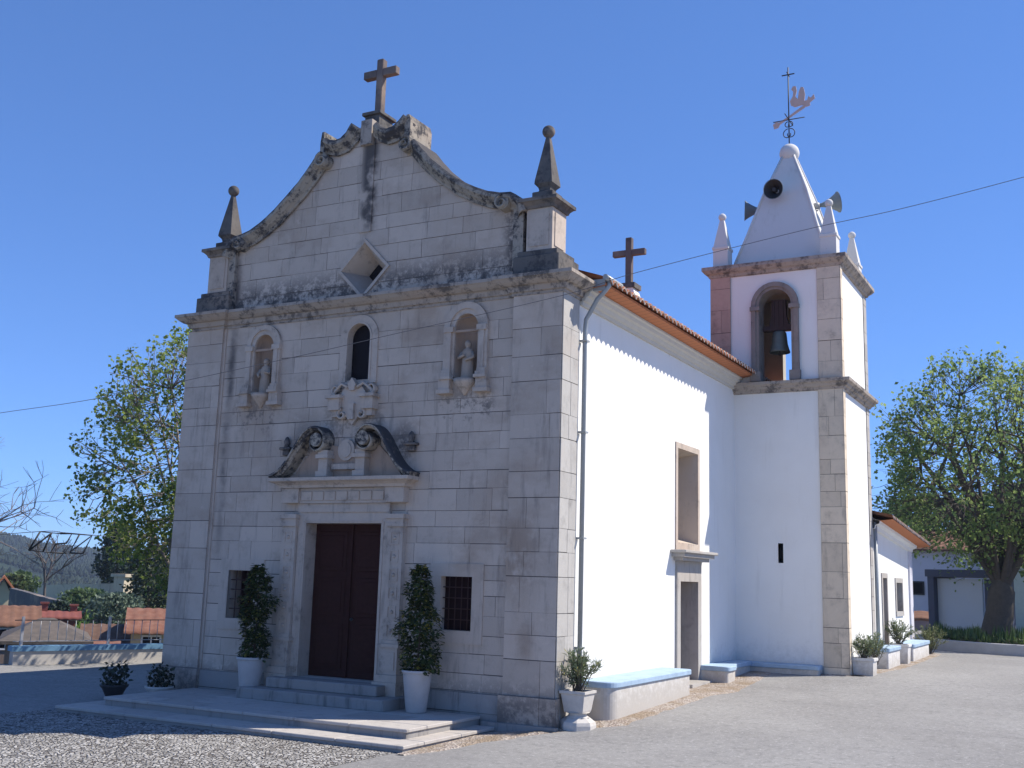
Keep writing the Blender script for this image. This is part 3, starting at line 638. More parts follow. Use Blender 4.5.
# scrolled broken pediment
SCR = m_stone('blackened_scroll', (.40, .35, .28), stain=.3, lichen=1.25, warm=.5)
for s_ in (-1, 1):
    pv = MB(); C_ = lambda a, z: (dxc+s_*a, z)
    path = [C_(1.58, 4.05), C_(1.42, 4.12), C_(1.27, 4.24), C_(1.15, 4.39), C_(1.04, 4.56), C_(.94, 4.72), C_(.83, 4.86), C_(.70, 4.94), C_(.55, 4.95), C_(.43, 4.87), C_(.38, 4.74), C_(.42, 4.62), C_(.53, 4.56), C_(.64, 4.60), C_(.68, 4.71), C_(.62, 4.79), C_(.53, 4.77), C_(.51, 4.70)]
    # smooth
    sm_ = []
    for i in range(len(path)-1):
        p0, p1, p2, p3 = [Vector(path[min(max(k, 0), len(path)-1)]) for k in (i-1, i, i+1, i+2)]
        for j in range(4):
            t = j/4; sm_.append(.5*((2*p1)+(-p0+p2)*t+(2*p0-5*p1+4*p2-p3)*t*t+(-p0+3*p1-3*p2+p3)*t**3))
    rows = []
    for i, p in enumerate(sm_):
        d = (sm_[min(i+1, len(sm_)-1)]-sm_[max(i-1, 0)]).normalized(); nn = Vector((-d.y, d.x))*(-s_)
        k = 1-.45*i/len(sm_); w = .070*k; yf = -.36+.07*(i/len(sm_))
        rows.append([(p.x+nn.x*o_, y_, p.y+nn.y*o_) for o_, y_ in ((w*.9, .0), (w*.9, yf+.03), (w*.6, yf), (w*.1, yf), (0, yf+.05), (-w*.3, yf+.06), (-w*.7, yf+.09), (-w*.9, .0))])
    pv.grid(rows, 0, .5, False, True); pv.face(rows[0]); pv.face(rows[-1])
    pv.prism([(dxc+s_*.53+.13*math.cos(a*math.pi/8), 4.74+.13*math.sin(a*math.pi/8)) for a in range(16)], -.34, 0)
    pv.build('pediment_scroll', SCR, church)
    pk = MB(); pk.box(dxc+s_*.42-.13, dxc+s_*.42+.13, -.26, 0, 4.06, 4.16); pk.box(dxc+s_*.42-.10, dxc+s_*.42+.10, -.22, 0, 4.16, 4.40); pk.box(dxc+s_*.42-.14, dxc+s_*.42+.14, -.27, 0, 4.40, 4.47); pk.box(dxc+s_*.42-.11, dxc+s_*.42+.11, -.24, 0, 4.47, 4.55)
    pk.build('pediment_block', TRIM, church)
    ft = MB(); x = dxc+s_*1.42; 
    ft.box(x-.13, x+.13, -.15, 0, 4.60, 4.65, bev=.01); ft.box(x-.08, x+.08, -.10, 0, 4.50, 4.60, bev=.01); ft.lathe([(.06, 4.65), (.045, 4.70), (.065, 4.76), (.03, 4.84), (.001, 4.86)], (x, -.07), 10); ft.build('side_finial', DARKST, church)
tp = MB(); tp.prism([(dxc-1.25, 4.06), (dxc+1.25, 4.06), (dxc+.95, 4.42), (dxc+.6, 4.74), (dxc+.35, 4.66), (dxc, 4.60), (dxc-.35, 4.66), (dxc-.6, 4.74), (dxc-.95, 4.42)], -.06, 0)
tp.build('tympanum', NICHE, church)
em = MB(); em.prism([(dxc+.19*math.cos(a*math.pi/10), 4.56+.20*math.sin(a*math.pi/10)) for a in range(20)], -.09, -.06); em.prism([(dxc+.12*math.cos(a*math.pi/10), 4.56+.14*math.sin(a*math.pi/10)) for a in range(20)], -.105, -.089)
em.box(dxc-.28, dxc+.28, -.14, -.06, 4.20, 4.30); em.build('shield', TRIM, church)
# door steps
st_ = MB(); st_.box(dxc-1.18, dxc+1.24, -.52, -.0, .28, .455, bev=.015); st_.build('door_step', STEPS_, church)
st_ = MB(); st_.box(dxc-1.55, dxc+1.62, -.86, -.0, .09, .279, bev=.015); st_.build('door_step', STEPS_, church)
th = MB(); th.box(d0, d1, -.0, .34, .40, .46); th.build('threshold', SLAB, church)

# --- nave side wall
Y1 = 21.0
wl = MB(); hw = [rect(5.62, 6.90, 3.16, 5.14), rect(5.72, 6.83, .2, 2.36)]
sheet(wl, [rect(.56, Y1, -.3, 7.4)], hw, fX(-.02), 0)
# window recess: splayed, deep; stone inside
wl.build('side_wall', WHITE, church, merge=False)
lw = MB(); lw.face([(XL+.02, .6, -.4), (XL+.02, Y1, -.4), (XL+.02, Y1, 7.4), (XL+.02, .6, 7.4)]); lw.face([(XL+.02, Y1, -.4), (0, Y1, -.4), (0, Y1, 7.4), (XC, Y1, 9.2), (XL+.02, Y1, 7.4)])
lw.face([(XL, .62, 7.4), (0, .62, 7.4), (XC, .62, 9.2)]); lw.build('rear_wall', WHITE, church)
sw = MB(); a, b, z0, z1 = 5.62, 6.90, 3.16, 5.14
fr = .12
for c_ in ((a-fr, b+fr, z1, z1+fr), (a-fr, b+fr, z0-fr*1.3, z0), (a-fr, a, z0, z1), (b, b+fr, z0, z1)): sw.box(-.02, .005, c_[0], c_[1], c_[2], c_[3])
ia, ib, iz0, iz1, dx_ = a+.05, b-.05, z0+.16, z1-.1, -.62
A = [(-.02, a, z0), (-.02, b, z0), (-.02, b, z1), (-.02, a, z1)]; Bq = [(dx_, ia, iz0), (dx_, ib, iz0), (dx_, ib, iz1), (dx_, ia, iz1)]
sw.grid([A, Bq], 1, .5, False, True); o = sw.build('side_window', [TRIM, m_stone('beige_reveal', (.56, .48, .40), stain=.1, warm=.6)], church)
sg = MB(); sg.face(Bq); sg.build('window_pane', GLASSD, o)
sdr = MB(); a, b, z1 = 5.72, 6.83, 2.36
for c_ in ((a-.20, b+.22, z1, z1+.42), (a-.20, a, .2, z1), (b, b+.22, .2, z1)): sdr.box(-.02, .03, c_[0], c_[1], c_[2], c_[3])
sdr.box(-.02, .18, a-.3, b+.3, 2.785, 2.86); sdr.box(-.02, .26, a-.42, b+.42, 2.86, 2.94); sdr.box(-.02, .32, a-.50, b+.50, 2.94, 3.0, bev=.01)
A = [(-.02, a, .2), (-.02, b, .2), (-.02, b, z1), (-.02, a, z1)]; B2 = [(-.5, a, .2), (-.5, b, .2), (-.5, b, z1), (-.5, a, z1)]
sdr.grid([A, B2], 0, .5, False, True); sdr.box(-.45, .3, a-.05, b+.1, .0, .30); o = sdr.build('side_door_frame', RETURN, church)
sl = MB(); sl.box(-.42, -.36, a, b, .25, z1); 
for z0 in (.4, 1.1, 1.75): sl.box(-.36, -.345, a+.12, b-.12, z0, z0+.5)
sl.build('side_door', DOOR2, o)
# eave cornice and roof
ec = MB(); ep = [(0, 7.06), (.05, 7.06), (.06, 7.12), (.10, 7.14), (.13, 7.20), (.18, 7.22), (.20, 7.28), (.24, 7.30), (.24, 7.34), (0, 7.36)]
ec.grid([[(-.02+o_, y, z) for o_, z in ep] for y in (.64, 9.68)], 0, .5, False); ec.face([(-.02+o_, .64, z) for o_, z in ep]); ec.build('eave_cornice', m_plain('cream_plaster', (.62, .58, .50), .85, .1), church)
def tile_roof(mb, xe, ze, xr, zr, y0, y1, pitch=.215, amp=.045, nx=14, thick=.03, mat=0):
    """corrugated clay tile slope from eave (xe,ze) to ridge (xr,zr), ridge along y"""
    N = int((y1-y0)/pitch)*8; rows = []; rows2 = []
    for i in range(N+1):
        y = y0+(y1-y0)*i/N; ph = (y-y0)/pitch*2*math.pi; w = abs(math.cos(ph/2))**.8*2*amp
        col_ = [];
        for k in range(nx+1):
            t = k/nx; stepz = .012*(1-(t*nx*2.2) % 1)
            col_.append((xe+(xr-xe)*t, y, ze+(zr-ze)*t+w+stepz))
        rows.append(col_)
    mb.grid(rows, mat, .5, True)
    # scalloped mouth of the tiles
    mb.grid([[r[0], (r[0][0]-(.012 if xe > xr else -.012), r[0][1], r[0][2]-thick)] for r in rows], 1, .5, False)
rf = MB(); tile_roof(rf, .58, 7.385, XC, 9.12, .62, Y1); rf.build('roof', [TILE, TEDGE], church, merge=False)
rf = MB(); tile_roof(rf, XL-.55, 7.385, XC, 9.12, .62, Y1); rf.build('roof', [TILE, TEDGE], church, merge=False)
n = NB('tile_soffit'); w = n.mth('FRACT', n.mul(n.y, 4.65)); SOFF = n.fin(n.mix(n.ss(w, .0, .16, .75, 0), (.52, .20, .09), (.16, .07, .04)), .9)
so = MB(); so.face([(.20, .62, 7.345), (.47, .62, 7.375), (.47, 9.67, 7.375), (.20, 9.67, 7.345)]); so.face([(.47, .62, 7.375), (.47, 9.67, 7.375), (.47, 9.67, 7.42), (.47, .62, 7.42)]); so.build('tile_soffit', SOFF, church)
ge = MB(); ge.box(.0, .45, .66, .72, 7.30, 7.50); ge.tube([(.50, .55, 7.50), (.50, 1.25, 7.50)], .05, 8); ge.build('gutter', PIPE, church)
dp = MB(); dp.tube([(.50, .74, 7.50), (.50, .72, 7.38), (.40, .70, 7.25), (.30, .68, 7.15), (.20, .68, 6.98), (.09, .68, 6.8), (.075, .68, 6.6), (.075, .68, .1)], .042, 10)
for z in (1.2, 3, 4.8, 6.4): dp.box(.0, .14, .615, .745, z, z+.03)
dp.build('downpipe', PIPE, church)
# rear gable parapet with cross
rp = MB(); yy = 13.0
rp.prism([(XL, 7.3), (XR, 7.3), (XR-.1, 7.65), (XC+.45, 10.25), (XC+.2, 10.95), (XC-.2, 10.95), (XC-.45, 10.25), (XL+.1, 7.65)], yy, yy+.45); rp.build('rear_gable', WHITE, church)
rc = MB(); rc.box(XC-.28, XC+.28, yy-.05, yy+.5, 10.95, 11.10); rc.build('cross_base', DARKST, church)
rc = MB(); rc.box(XC-.095, XC+.095, yy+.13, yy+.31, 11.10, 12.56, bev=.01); rc.build('ridge_cross', CROSSM, church)
rc = MB(); rc.box(XC-.52, XC-.097, yy+.14, yy+.30, 12.0, 12.18, bev=.01); rc.box(XC+.097, XC+.52, yy+.14, yy+.30, 12.0, 12.18, bev=.01); rc.build('cross_arm', CROSSM, church)

# ================================================================== BELL TOWER
TX0, TX1, TY0, TY1 = -.60, 2.61, 9.68, 12.95
tower = thing('bell_tower', ((TX0+TX1)/2, (TY0+TY1)/2, .3), 'white bell tower with stone corners and pyramid spire beside the nave', 'bell tower')
ax, ar, asz, az0 = 1.03, .40, 9.12, 7.20
tw = MB()
ahole = [rect(ax-.45, ax+.45, az0-.1, asz)] + [[(ax-.45, asz), (ax+.45, asz), (ax+.34, asz+.35), (ax, asz+.47), (ax-.34, asz+.35)]]
sheet(tw, [rect(TX0, TX1, 0, 10.0)], ahole+[rect(1.02, 1.14, 2.86, 3.32)], fY(TY0+.03), 0)
tw.face([(TX1-.03, TY0+.03, 0), (TX1-.03, TY1, 0), (TX1-.03, TY1, 10), (TX1-.03, TY0+.03, 10)])
tw.face([(TX0, TY0+.03, 0), (TX0, TY1, 0), (TX0, TY1, 10), (TX0, TY0+.03, 10)]); sheet(tw, [rect(TX0, TX1-.03, 0, 10)], [rect(.45, 1.45, 7.3, 9.2)], fY(TY1), 0)
tw.build('tower_wall', WHITE, tower, merge=False)
inn = MB()   # belfry chamber lining
sheet(inn, [rect(TX0+.3, TX1-.3, 7.2, 10)], [rect(.45, 1.45, 7.3, 9.2)], fY(TY1-.3), 0); inn.grid([[(x, y, z) for x, z in ((.45, 7.3), (1.45, 7.3), (1.45, 9.2), (.45, 9.2))] for y in (TY1-.3, TY1)], 0, .5, False, True); inn.face([(TX0+.3, TY0+.5, 7.2), (TX0+.3, TY1-.3, 7.2), (TX0+.3, TY1-.3, 10), (TX0+.3, TY0+.5, 10)])
inn.face([(TX1-.3, TY0+.5, 7.2), (TX1-.3, TY1-.3, 7.2), (TX1-.3, TY1-.3, 10), (TX1-.3, TY0+.5, 10)]); inn.face([(TX0, TY0, 7.21), (TX1-.05, TY0+.05, 7.21), (TX1-.05, TY1-.05, 7.21), (TX0, TY1-.05, 7.21)]); inn.face([(TX0, TY0+.04, 9.99), (TX1-.04, TY0+.04, 9.99), (TX1-.04, TY1, 9.99), (TX0, TY1, 9.99)])
inn.build('belfry_chamber', m_plain('chamber_plaster', (.50, .475, .42), .9), tower, merge=False)
slt = MB(); slt.box(1.02, 1.14, TY0+.2, TY0+.24, 2.86, 3.32); slt.build('slit_window', GLASSD, tower)
def quoin(name, x0, x1, z0, z1, seed, mat, ret=.0, retx=None, y=TY0):
    q = MB(); ashlar(q, [rect(x0, x1, z0, z1)], [], fY(y), courses(z0, z1, random.Random(seed), (.34, .66)), x0, x1, seed, (.34, 1.1), relief=.013, gap=.010)
    if retx is not None:
        ashlar(q, [rect(y-.013, y+ret, z0, z1)], [], fX(retx), courses(z0, z1, random.Random(seed), (.34, .66)), y-.013, y+ret, seed+1, (.5, .8), relief=.013, gap=.010)
        q.face([(retx-.05, y+ret, z0), (retx+.013, y+ret, z0), (retx+.013, y+ret, z1), (retx-.05, y+ret, z1)])
    q.face([(x0, y-.013, z0), (x0, y+.04, z0), (x0, y+.04, z1), (x0, y-.013, z1)])
    return q.build(name, [mat, MORTAR], tower, merge=False)
quoin('quoin_strip', 2.04, TX1, .1, 6.96, 71, QUOIN, .24, TX1); quoin('quoin_strip', 2.06, TX1, 7.2, 9.96, 73, QUOIN, .22, TX1)
quoin('quoin_strip', TX0, TX0+.52, 7.2, 9.96, 75, PINKQ)
bq = MB(); ashlar(bq, [rect(TY1-.32, TY1+.05, 0, 10)], [], fX(TX1-.02), courses(0, 10, random.Random(8)), TY1-.32, TY1+.05, 77, (.3, .5)); bq.build('quoin_strip', [RETURN, MORTAR], tower, merge=False)
tc = MB(); p1 = [(-.05, 6.93), (.03, 6.95), (.05, 7.0), (.10, 7.03), (.12, 7.08), (.19, 7.12), (.20, 7.19), (-.02, 7.225)]
cornice(tc, [(-.02, TY0), (TX1, TY0), (TX1, TY1+.05), (TX0, TY1+.05)], p1); cornice(tc, [(TX0, TY0), (-.02, TY0)], p1); tc.build('lower_cornice', CORN, tower)
tc = MB(); p2 = [(-.05, 9.94), (.03, 9.96), (.06, 10.02), (.12, 10.06), (.17, 10.12), (.18, 10.13), (.18, 10.22), (-.04, 10.25)]
cornice(tc, [(TX0, TY0), (TX1, TY0), (TX1, TY1+.05), (TX0, TY1+.05)], p2, closed=True); tc.face([(TX0-.02, TY0-.02, 10.24), (TX1+.02, TY0-.02, 10.24), (TX1+.02, TY1+.06, 10.24), (TX0-.02, TY1+.06, 10.24)]); tc.build('upper_cornice', CORN, tower)
af = MB(); arch_frame(af, ax, 7.22, asz, ar, ar+.11, TY0-.03, TY0+.45); arch_frame(af, ax, 7.22, asz, ar+.07, ar+.18, TY0-.07, TY0+.1)
for s_ in (-1, 1):
    x = ax+s_*(ar+.08); af.box(x-.12, x+.12, TY0-.11, TY0+.1, 9.0, 9.10); af.box(x-.13, x+.13, TY0-.10, TY0+.1, 7.22, 7.46)
af.build('belfry_arch', DARKST if False else m_stone('belfry_stone', (.27, .235, .21), stain=.25, lichen=.45), tower)
# spire
scx, scy = 1.05, 11.32
sp_ = MB(); sp_.lathe([(1.72, 10.24), (1.62, 10.42), (1.28, 11.2), (.78, 12.4), (.20, 13.56), (.14, 13.66)], (scx, scy), 4, smooth=False, rot=math.pi/4); 
sp_.build('spire', SPIREW, tower)
rb = MB()
for k in range(4):
    a = math.pi/4+k*math.pi/2; rb.tube([(scx+r_*math.cos(a), scy+r_*math.sin(a), z) for r_, z in ((1.64, 10.42), (1.29, 11.2), (.79, 12.4), (.20, 13.56))], .035, 6)
rb.build('spire_edge', SPIREW, tower)
sb = MB(); sb.ball((scx, scy, 13.66), .26); sb.build('spire_ball', SPIREW, tower)
for (x, y) in ((-.36, 9.93), (2.34, 9.93), (2.34, 12.7), (-.36, 12.7)):
    pn = MB(); pn.lathe([(.27, 10.24), (.27, 10.72), (.30, 10.74), (.30, 10.80), (.26, 10.82), (.075, 11.55)], (x, y), 4, smooth=False, rot=math.pi/4); 
    o = pn.build('pinnacle', SPIREW, tower); pb_ = MB(); pb_.ball((x, y, 11.64), .10, 10); pb_.build('pinnacle_ball', SPIREW, o)
# bell
bell = thing('church_bell', (ax, TY0+.55, 8.55), 'green bronze bell hanging from a dark wooden yoke in the tower arch', 'bell')
by = TY0+.42
yo = MB(); yo.box(ax-.41, ax+.41, by-.08, by+.08, 8.56, 8.69); yo.prism([(ax-.24, 8.69), (ax+.24, 8.69), (ax+.19, 8.90), (ax+.17, 9.34), (ax-.17, 9.34), (ax-.19, 8.90)], by-.07, by+.07)
for k in range(3): yo.box(ax-.13+k*.11, ax-.10+k*.11, by-.09, by-.069, 8.57, 9.3)
yo.build('yoke', m_plain('yoke_wood', (.055, .035, .035), .8, .3), bell)
be = MB(); be.lathe([(.04, 8.56), (.13, 8.54), (.165, 8.50), (.18, 8.38), (.195, 8.22), (.225, 8.10), (.255, 8.02), (.25, 8.0), (.22, 8.01), (.19, 8.10), (.15, 8.38), (.02, 8.48)], (ax, by), 28)
be.build('bell_body', m_plain('green_bronze', (.14, .165, .145), .55, .3, 9, .2, .4, .5), bell)
cl_ = MB(); cl_.tube([(ax, by, 8.45), (ax, by, 8.0)], .016, 6); cl_.ball((ax, by, 7.97), .045, 8); cl_.build('clapper', IRON, bell)
# horn loudspeakers on the spire
def horn(c, aim, rad, ln, label):
    c = Vector(c); aim = Vector(aim).normalized()
    t = thing('horn_loudspeaker', c, label, 'loudspeaker', 'loudspeakers on the spire')
    mb = MB(); pts = []; rs = []
    for k in range(9):
        s_ = k/8; pts.append(c+aim*ln*s_); rs.append(.05+(rad-.05)*s_**1.6)
    mb.tube(pts, rs, 20, cap=False)
    inner = [p+aim*.002 for p in pts]; mb.tube(inner[1:], [r_*.94 for r_ in rs[1:]], 20, mat=1, cap=False)
    mb.tube([pts[-1]-aim*.01, pts[-1]+aim*.012], [rad*1.03, rad*1.03], 20, cap=False)
    mb.tube([pts[3], pts[7]], [.05, .05], 10, mat=1)
    mb.build('horn', [m_plain('horn_grey', (.16, .19, .20), .5, .1), IRON], t)
    d = MB(); d.tube([c-aim*.16, c-aim*.02], [.085, .09], 14); d.build('driver', m_plain('driver_grey', (.35, .35, .34), .5, .1), t)
    b = MB(); inw = Vector((scx, scy, c.z-.12)); e = c-aim*.05
    s2 = e+(inw-e)*.62
    b.tube([e, Vector((e.x, e.y, e.z-.13)), Vector((s2.x, s2.y, e.z-.15))], .018, 6); b.build('bracket', PIPE, t)
horn((.88, 10.72, 12.42), (-.10, -1, -.10), .26, .34, 'round black-mouthed loudspeaker on the spire front, facing the street')
horn((.36, 11.15, 12.12), (-1, -.30, .03), .26, .46, 'grey horn loudspeaker on the left side of the spire')
horn((1.82, 11.3, 12.10), (1, .45, .22), .27, .48, 'grey horn loudspeaker on the right side of the spire behind the pinnacle')
# weather vane
wv = thing('weather_vane', (scx, scy, 14.0), 'iron weather vane with a pinkish cockerel and small cross above the spire ball', 'weather vane')
r_ = MB(); r_.tube([(scx, scy, 13.95), (scx, scy, 16.12)], .018, 6); r_.box(scx-.17, scx+.17, scy-.012, scy+.012, 15.9, 15.925); r_.tube([(scx, scy-.15, 15.92), (scx, scy+.15, 15.92)], .012, 6); r_.build('rod', IRON, wv)
ar_ = MB(); ar_.tube([(scx-.42, scy, 14.62), (scx+.42, scy, 14.62)], .013, 6); ar_.tube([(scx, scy-.42, 14.62), (scx, scy+.42, 14.62)], .013, 6); ar_.build('compass_arms', IRON, wv)
for s_ in (-1, 1):
    for (z, q) in ((14.22, .15), (14.48, .09)):
        ar_ = MB(); pts = [(scx+s_*(.03+q*math.sin(a)*(1-a/9)), scy, z+q*math.cos(a)*(1-a/9)) for a in [i*.45 for i in range(12)]]; ar_.tube(pts, .013, 5); ar_.build('scroll', IRON, wv)
COCK = m_plain('faded_red_paint', (.58, .42, .36), .6)
def off(pts): return [(scx+(a-596)*.0078, 14.62+(275-b)*.0072) for a, b in pts]
ck = MB(); ck.prism(off([(612, 146), (606, 158), (613, 168), (611, 186), (601, 203), (604, 220), (618, 230), (640, 226), (658, 236), (670, 232), (668, 222), (686, 208), (682, 192), (672, 204), (664, 196), (660, 210), (650, 212), (653, 186), (648, 158), (639, 154), (632, 172), (628, 200), (620, 188), (625, 166), (622, 148)]), scy-.012, scy+.012)
ck.build('cockerel', COCK, wv)
aw = MB(); aw.prism(off([(541, 285), (545, 303), (560, 300), (566, 288), (600, 268), (652, 238), (656, 230), (640, 232), (598, 260), (562, 280), (552, 276)]), scy-.008, scy+.008); aw.build('arrow', COCK, wv)

# ================================================================== ANNEX behind the tower
AX, AY0, AY1 = 2.57, 12.97, 19.1
annex = thing('annex', (1.2, 16, .3), 'low white annex with orange eave, narrow door and small window behind the tower', 'building')
an = MB(); sheet(an, [rect(AY0, AY1, -.1, 4.05)], [rect(14.25, 14.85, .4, 2.62), rect(16.35, 17.35, 1.72, 2.52)], fX(AX), 0)
an.face([(AX, AY1, -.1), (-1, AY1, -.1), (-1, AY1, 4.9), (AX, AY1, 4.0)]); an.face([(AX, AY0, -.1), (-1, AY0, -.1), (-1, AY0, 4.9), (AX, AY0, 4.0)])
an.build('annex_wall', WHITE, annex, merge=False)
aq = MB(); aq.box(AX-.02, AX+.05, AY1-.45, AY1+.04, -.1, 3.85); aq.build('corner_strip', m_plain('pale_lilac_wash', (.62, .61, .66), .9), annex)
ac = MB(); ep2 = [(0, 3.72), (.08, 3.74), (.10, 3.82), (.20, 3.86), (.22, 3.94), (0, 3.98)]
ac.grid([[(AX+o_, y, z) for o_, z in ep2] for y in (AY0, AY1)], 0, .5, False); ac.build('annex_cornice', WHITE, annex)
arf = MB(); tile_roof(arf, AX+.55, 3.97, -1.2, 5.0, AY0, AY1+.5, nx=8); arf.build('annex_roof', [TILEOLD, TEDGE], annex, merge=False)
aso = MB(); aso.face([(AX+.2, AY0, 3.93), (AX+.54, AY0, 3.965), (AX+.54, AY1+.5, 3.965), (AX+.2, AY1+.5, 3.93)]); aso.face([(AX+.2, AY1, 3.93), (AX+.2, AY1+.5, 3.93), (-1.2, AY1+.5, 4.9), (-1.2, AY1, 4.9)]); aso.build('annex_soffit', SOFF, annex)
for (a, b, z0, z1, nm) in ((14.25, 14.85, .4, 2.62, 'annex_door'), (16.35, 17.35, 1.72, 2.52, 'annex_window')):
    f = MB(); w = .13
    for c_ in ((a-w, b+w, z1, z1+w), (a-w, a, z0, z1), (b, b+w, z0, z1)): f.box(AX-.03, AX+.03, c_[0], c_[1], c_[2], c_[3])
    if nm == 'annex_window': f.box(AX-.03, AX+.04, a-w, b+w, z0-w, z0)
    f.grid([[(AX-.03, a, z0), (AX-.03, b, z0), (AX-.03, b, z1), (AX-.03, a, z1)], [(AX-.35, a, z0), (AX-.35, b, z0), (AX-.35, b, z1), (AX-.35, a, z1)]], 0, .5, False, True)
    o = f.build(nm, RETURN, annex); g_ = MB(); g_.box(AX-.36, AX-.33, a, b, z0, z1); g_.build('panel' if nm == 'annex_door' else 'window_pane', DOOR2 if nm == 'annex_door' else GLASSD, o)
ad = MB(); ad.tube([(AX+.07, 13.12, .3), (AX+.07, 13.12, 3.9)], .05, 8); ad.build('downpipe', PIPE, annex)

for o in [x for x in COL.objects if x.parent == annex and x.type == 'MESH']:          # the eave drops towards the far end
    for v in o.data.vertices:
        if v.co.z > 3.5: v.co.z += .12-.40*(v.co.y-AY0)/(AY1-AY0)
# ================================================================== BENCHES
def bench(poly, ztop, label, round_=.12):
    """rounded outline (x,y) ccw with a painted slab on a whitewashed base"""
    P = []; n_ = len(poly)
    for i in range(n_):
        p = Vector(poly[i][:2]); r = poly[i][2] if len(poly[i]) > 2 else 0
        if not r: P.append(tuple(p)); continue
        a = (Vector(poly[i-1][:2])-p).normalized(); b = (Vector(poly[(i+1) % n_][:2])-p).normalized()
        for k in range(9):
            t = k/8; P.append(tuple(p+a*r*(1-t)**2+b*r*t**2))
    cx = sum(p[0] for p in P)/len(P); cy = sum(p[1] for p in P)/len(P); zb = min(gz(*p) for p in P)-.08
    t = thing('masonry_bench', (cx, cy, zb+.08), label, 'bench', 'whitewashed benches along the church walls')
    b = MB(); b.prism(P, ztop-.10, zb, 'z'); b.build('bench_base', BENCHW, t)
    def grow(P, d):
        out = []
        for i, p in enumerate(P):
            q = Vector(P[i-1]); s_ = Vector(P[(i+1) % len(P)]); v = (s_-q).normalized(); out.append((p[0]+v.y*d, p[1]-v.x*d))
        return out
    s = MB(); G0 = grow(P, .025); G1 = grow(P, .035); 
    s.grid([[(x, y, ztop-.098) for x, y in G0], [(x, y, ztop-.085) for x, y in G1], [(x, y, ztop-.015) for x, y in G1], [(x, y, ztop) for x, y in G0]], 0, .5, False, True)
    s.face([(x, y, ztop) for x, y in G0]); s.face([(x, y, ztop-.098) for x, y in G0]); s.build('bench_slab', BLUE, t)
bench([(.03, .82), (.60, .84, .28), (.60, 4.70, .1), (.03, 4.70)], .68, 'long blue-topped bench beside the corner urn, left of the side door')
bench([(.03, 6.98), (.63, 6.98, .08), (.63, 7.55, .2), (.45, 7.9, .1), (.45, 9.25), (.03, 9.25)], .60, 'blue-topped bench right of the side door, ending in the tower corner')
bench([(.03, 9.27), (2.00, 9.27, .05), (2.00, 9.65), (.03, 9.65)], .58, 'blue-topped bench in shade along the tower foot')
bench([(2.64, 12.0), (3.06, 12.0, .05), (3.06, 13.7, .05), (2.64, 13.7)], .92, 'short blue-topped bench between the two planters behind the tower')
bench([(2.66, 15.3), (3.14, 15.3, .08), (3.14, 18.3, .12), (2.66, 18.3)], .90, 'blue-topped bench under the small annex window')

# entrance platform
pf = thing('entrance_platform', (-4.5, -1.2, -.1), 'low two-step stone platform before the church door', 'steps')
def slab(nm, x0, x1, y0, y1, zt, th, rise, edge=.03):
    b = MB(); b.box(x0+edge, x1-edge, y0+edge, y1, zt-rise, zt-th); o = b.build(nm, STEPS_, pf)
    s = MB(); k = int((x1-x0)/1.05); w = (x1-x0)/k; rg = random.Random(k)
    ysp = [y0, y0+.55]+([y1] if y1-y0 < 1.9 else [y0+.55+(y1-y0-.55)/2, y1])
    for j in range(len(ysp)-1):
        off_ = rg.uniform(0, .5) if j else 0; X = [x0]+[x0+w*(i+off_) for i in range(1 if not off_ else 0, k) if x0+w*(i+off_) > x0+.2]+[x1]
        for a, b2 in zip(X, X[1:]): s.box(a+.003, b2-.003, ysp[j]+.003, ysp[j+1]-.003, zt-th, zt+rg.uniform(-.002, .002), tone=rg.random(), bev=.008)
    s.build('slab', SLAB, o)
slab('upper_step', -7.62, -1.30, -2.30, -.14, .095, .05, .26)
slab('lower_step', -8.15, -.98, -2.86, -.23, -.045, .05, .16)

# ================================================================== PLANTS
def leaf_quad(mb, c, L, W, d, up, tone, bend=.25):
    d = d.normalized(); s_ = d.cross(up)
    if s_.length < 1e-3: s_ = d.orthogonal()
    s_.normalize(); n_ = s_.cross(d)
    p1 = c+d*L*.5+n_*L*bend*.12; tip = c+d*L-n_*L*bend*.25
    mb.face([c, p1+s_*W*.5, tip, p1-s_*W*.5], 0, tone)
def rvec(rg): 
    while True:
        v = Vector((rg.uniform(-1, 1), rg.uniform(-1, 1), rg.uniform(-1, 1)))
        if .05 < v.length < 1: return v
def vine(name_loc, h0, h1, widths, label, seed):
    x, y, z = name_loc; rg = random.Random(seed)
    t = thing('potted_climber', (x, y, h0), label, 'plant', 'tall climbers beside the church door')
    mb = MB(); st = MB()
    st.tube([(x, y, h0-.12), (x+.02, y, (h0+h1)/2), (x, y, h1-.1)], [.02, .015, .008], 6)
    for k in range(5200):
        s_ = rg.random(); z_ = h0+(h1-h0)*s_; w = lerp(s_, widths)*(1+.40*noise.noise(Vector((s_*7, seed, 0)))); a = rg.uniform(0, 2*math.pi); q = math.sqrt(rg.uniform(.15, 1))*w*(1+.45*noise.noise(Vector((math.cos(a)*1.5, math.sin(a)*1.5, s_*6+seed))))
        ox_ = .10*noise.noise(Vector((s_*4, seed*3, 1))); c = Vector((x+ox_+math.cos(a)*q, y+math.sin(a)*q*.8, z_+rg.gauss(0, .02)))
        if noise.noise(c*5.5) > .22: continue
        d = Vector((math.cos(a), math.sin(a), rg.uniform(-.9, .5)))+rvec(rg)*.7
        L = rg.uniform(.05, .095); leaf_quad(mb, c, L, L*.72, d, Vector((0, 0, 1))+rvec(rg)*.4, rg.random())
    st.build('stem', BARK, t); mb.build('foliage', VINE, t, merge=False)
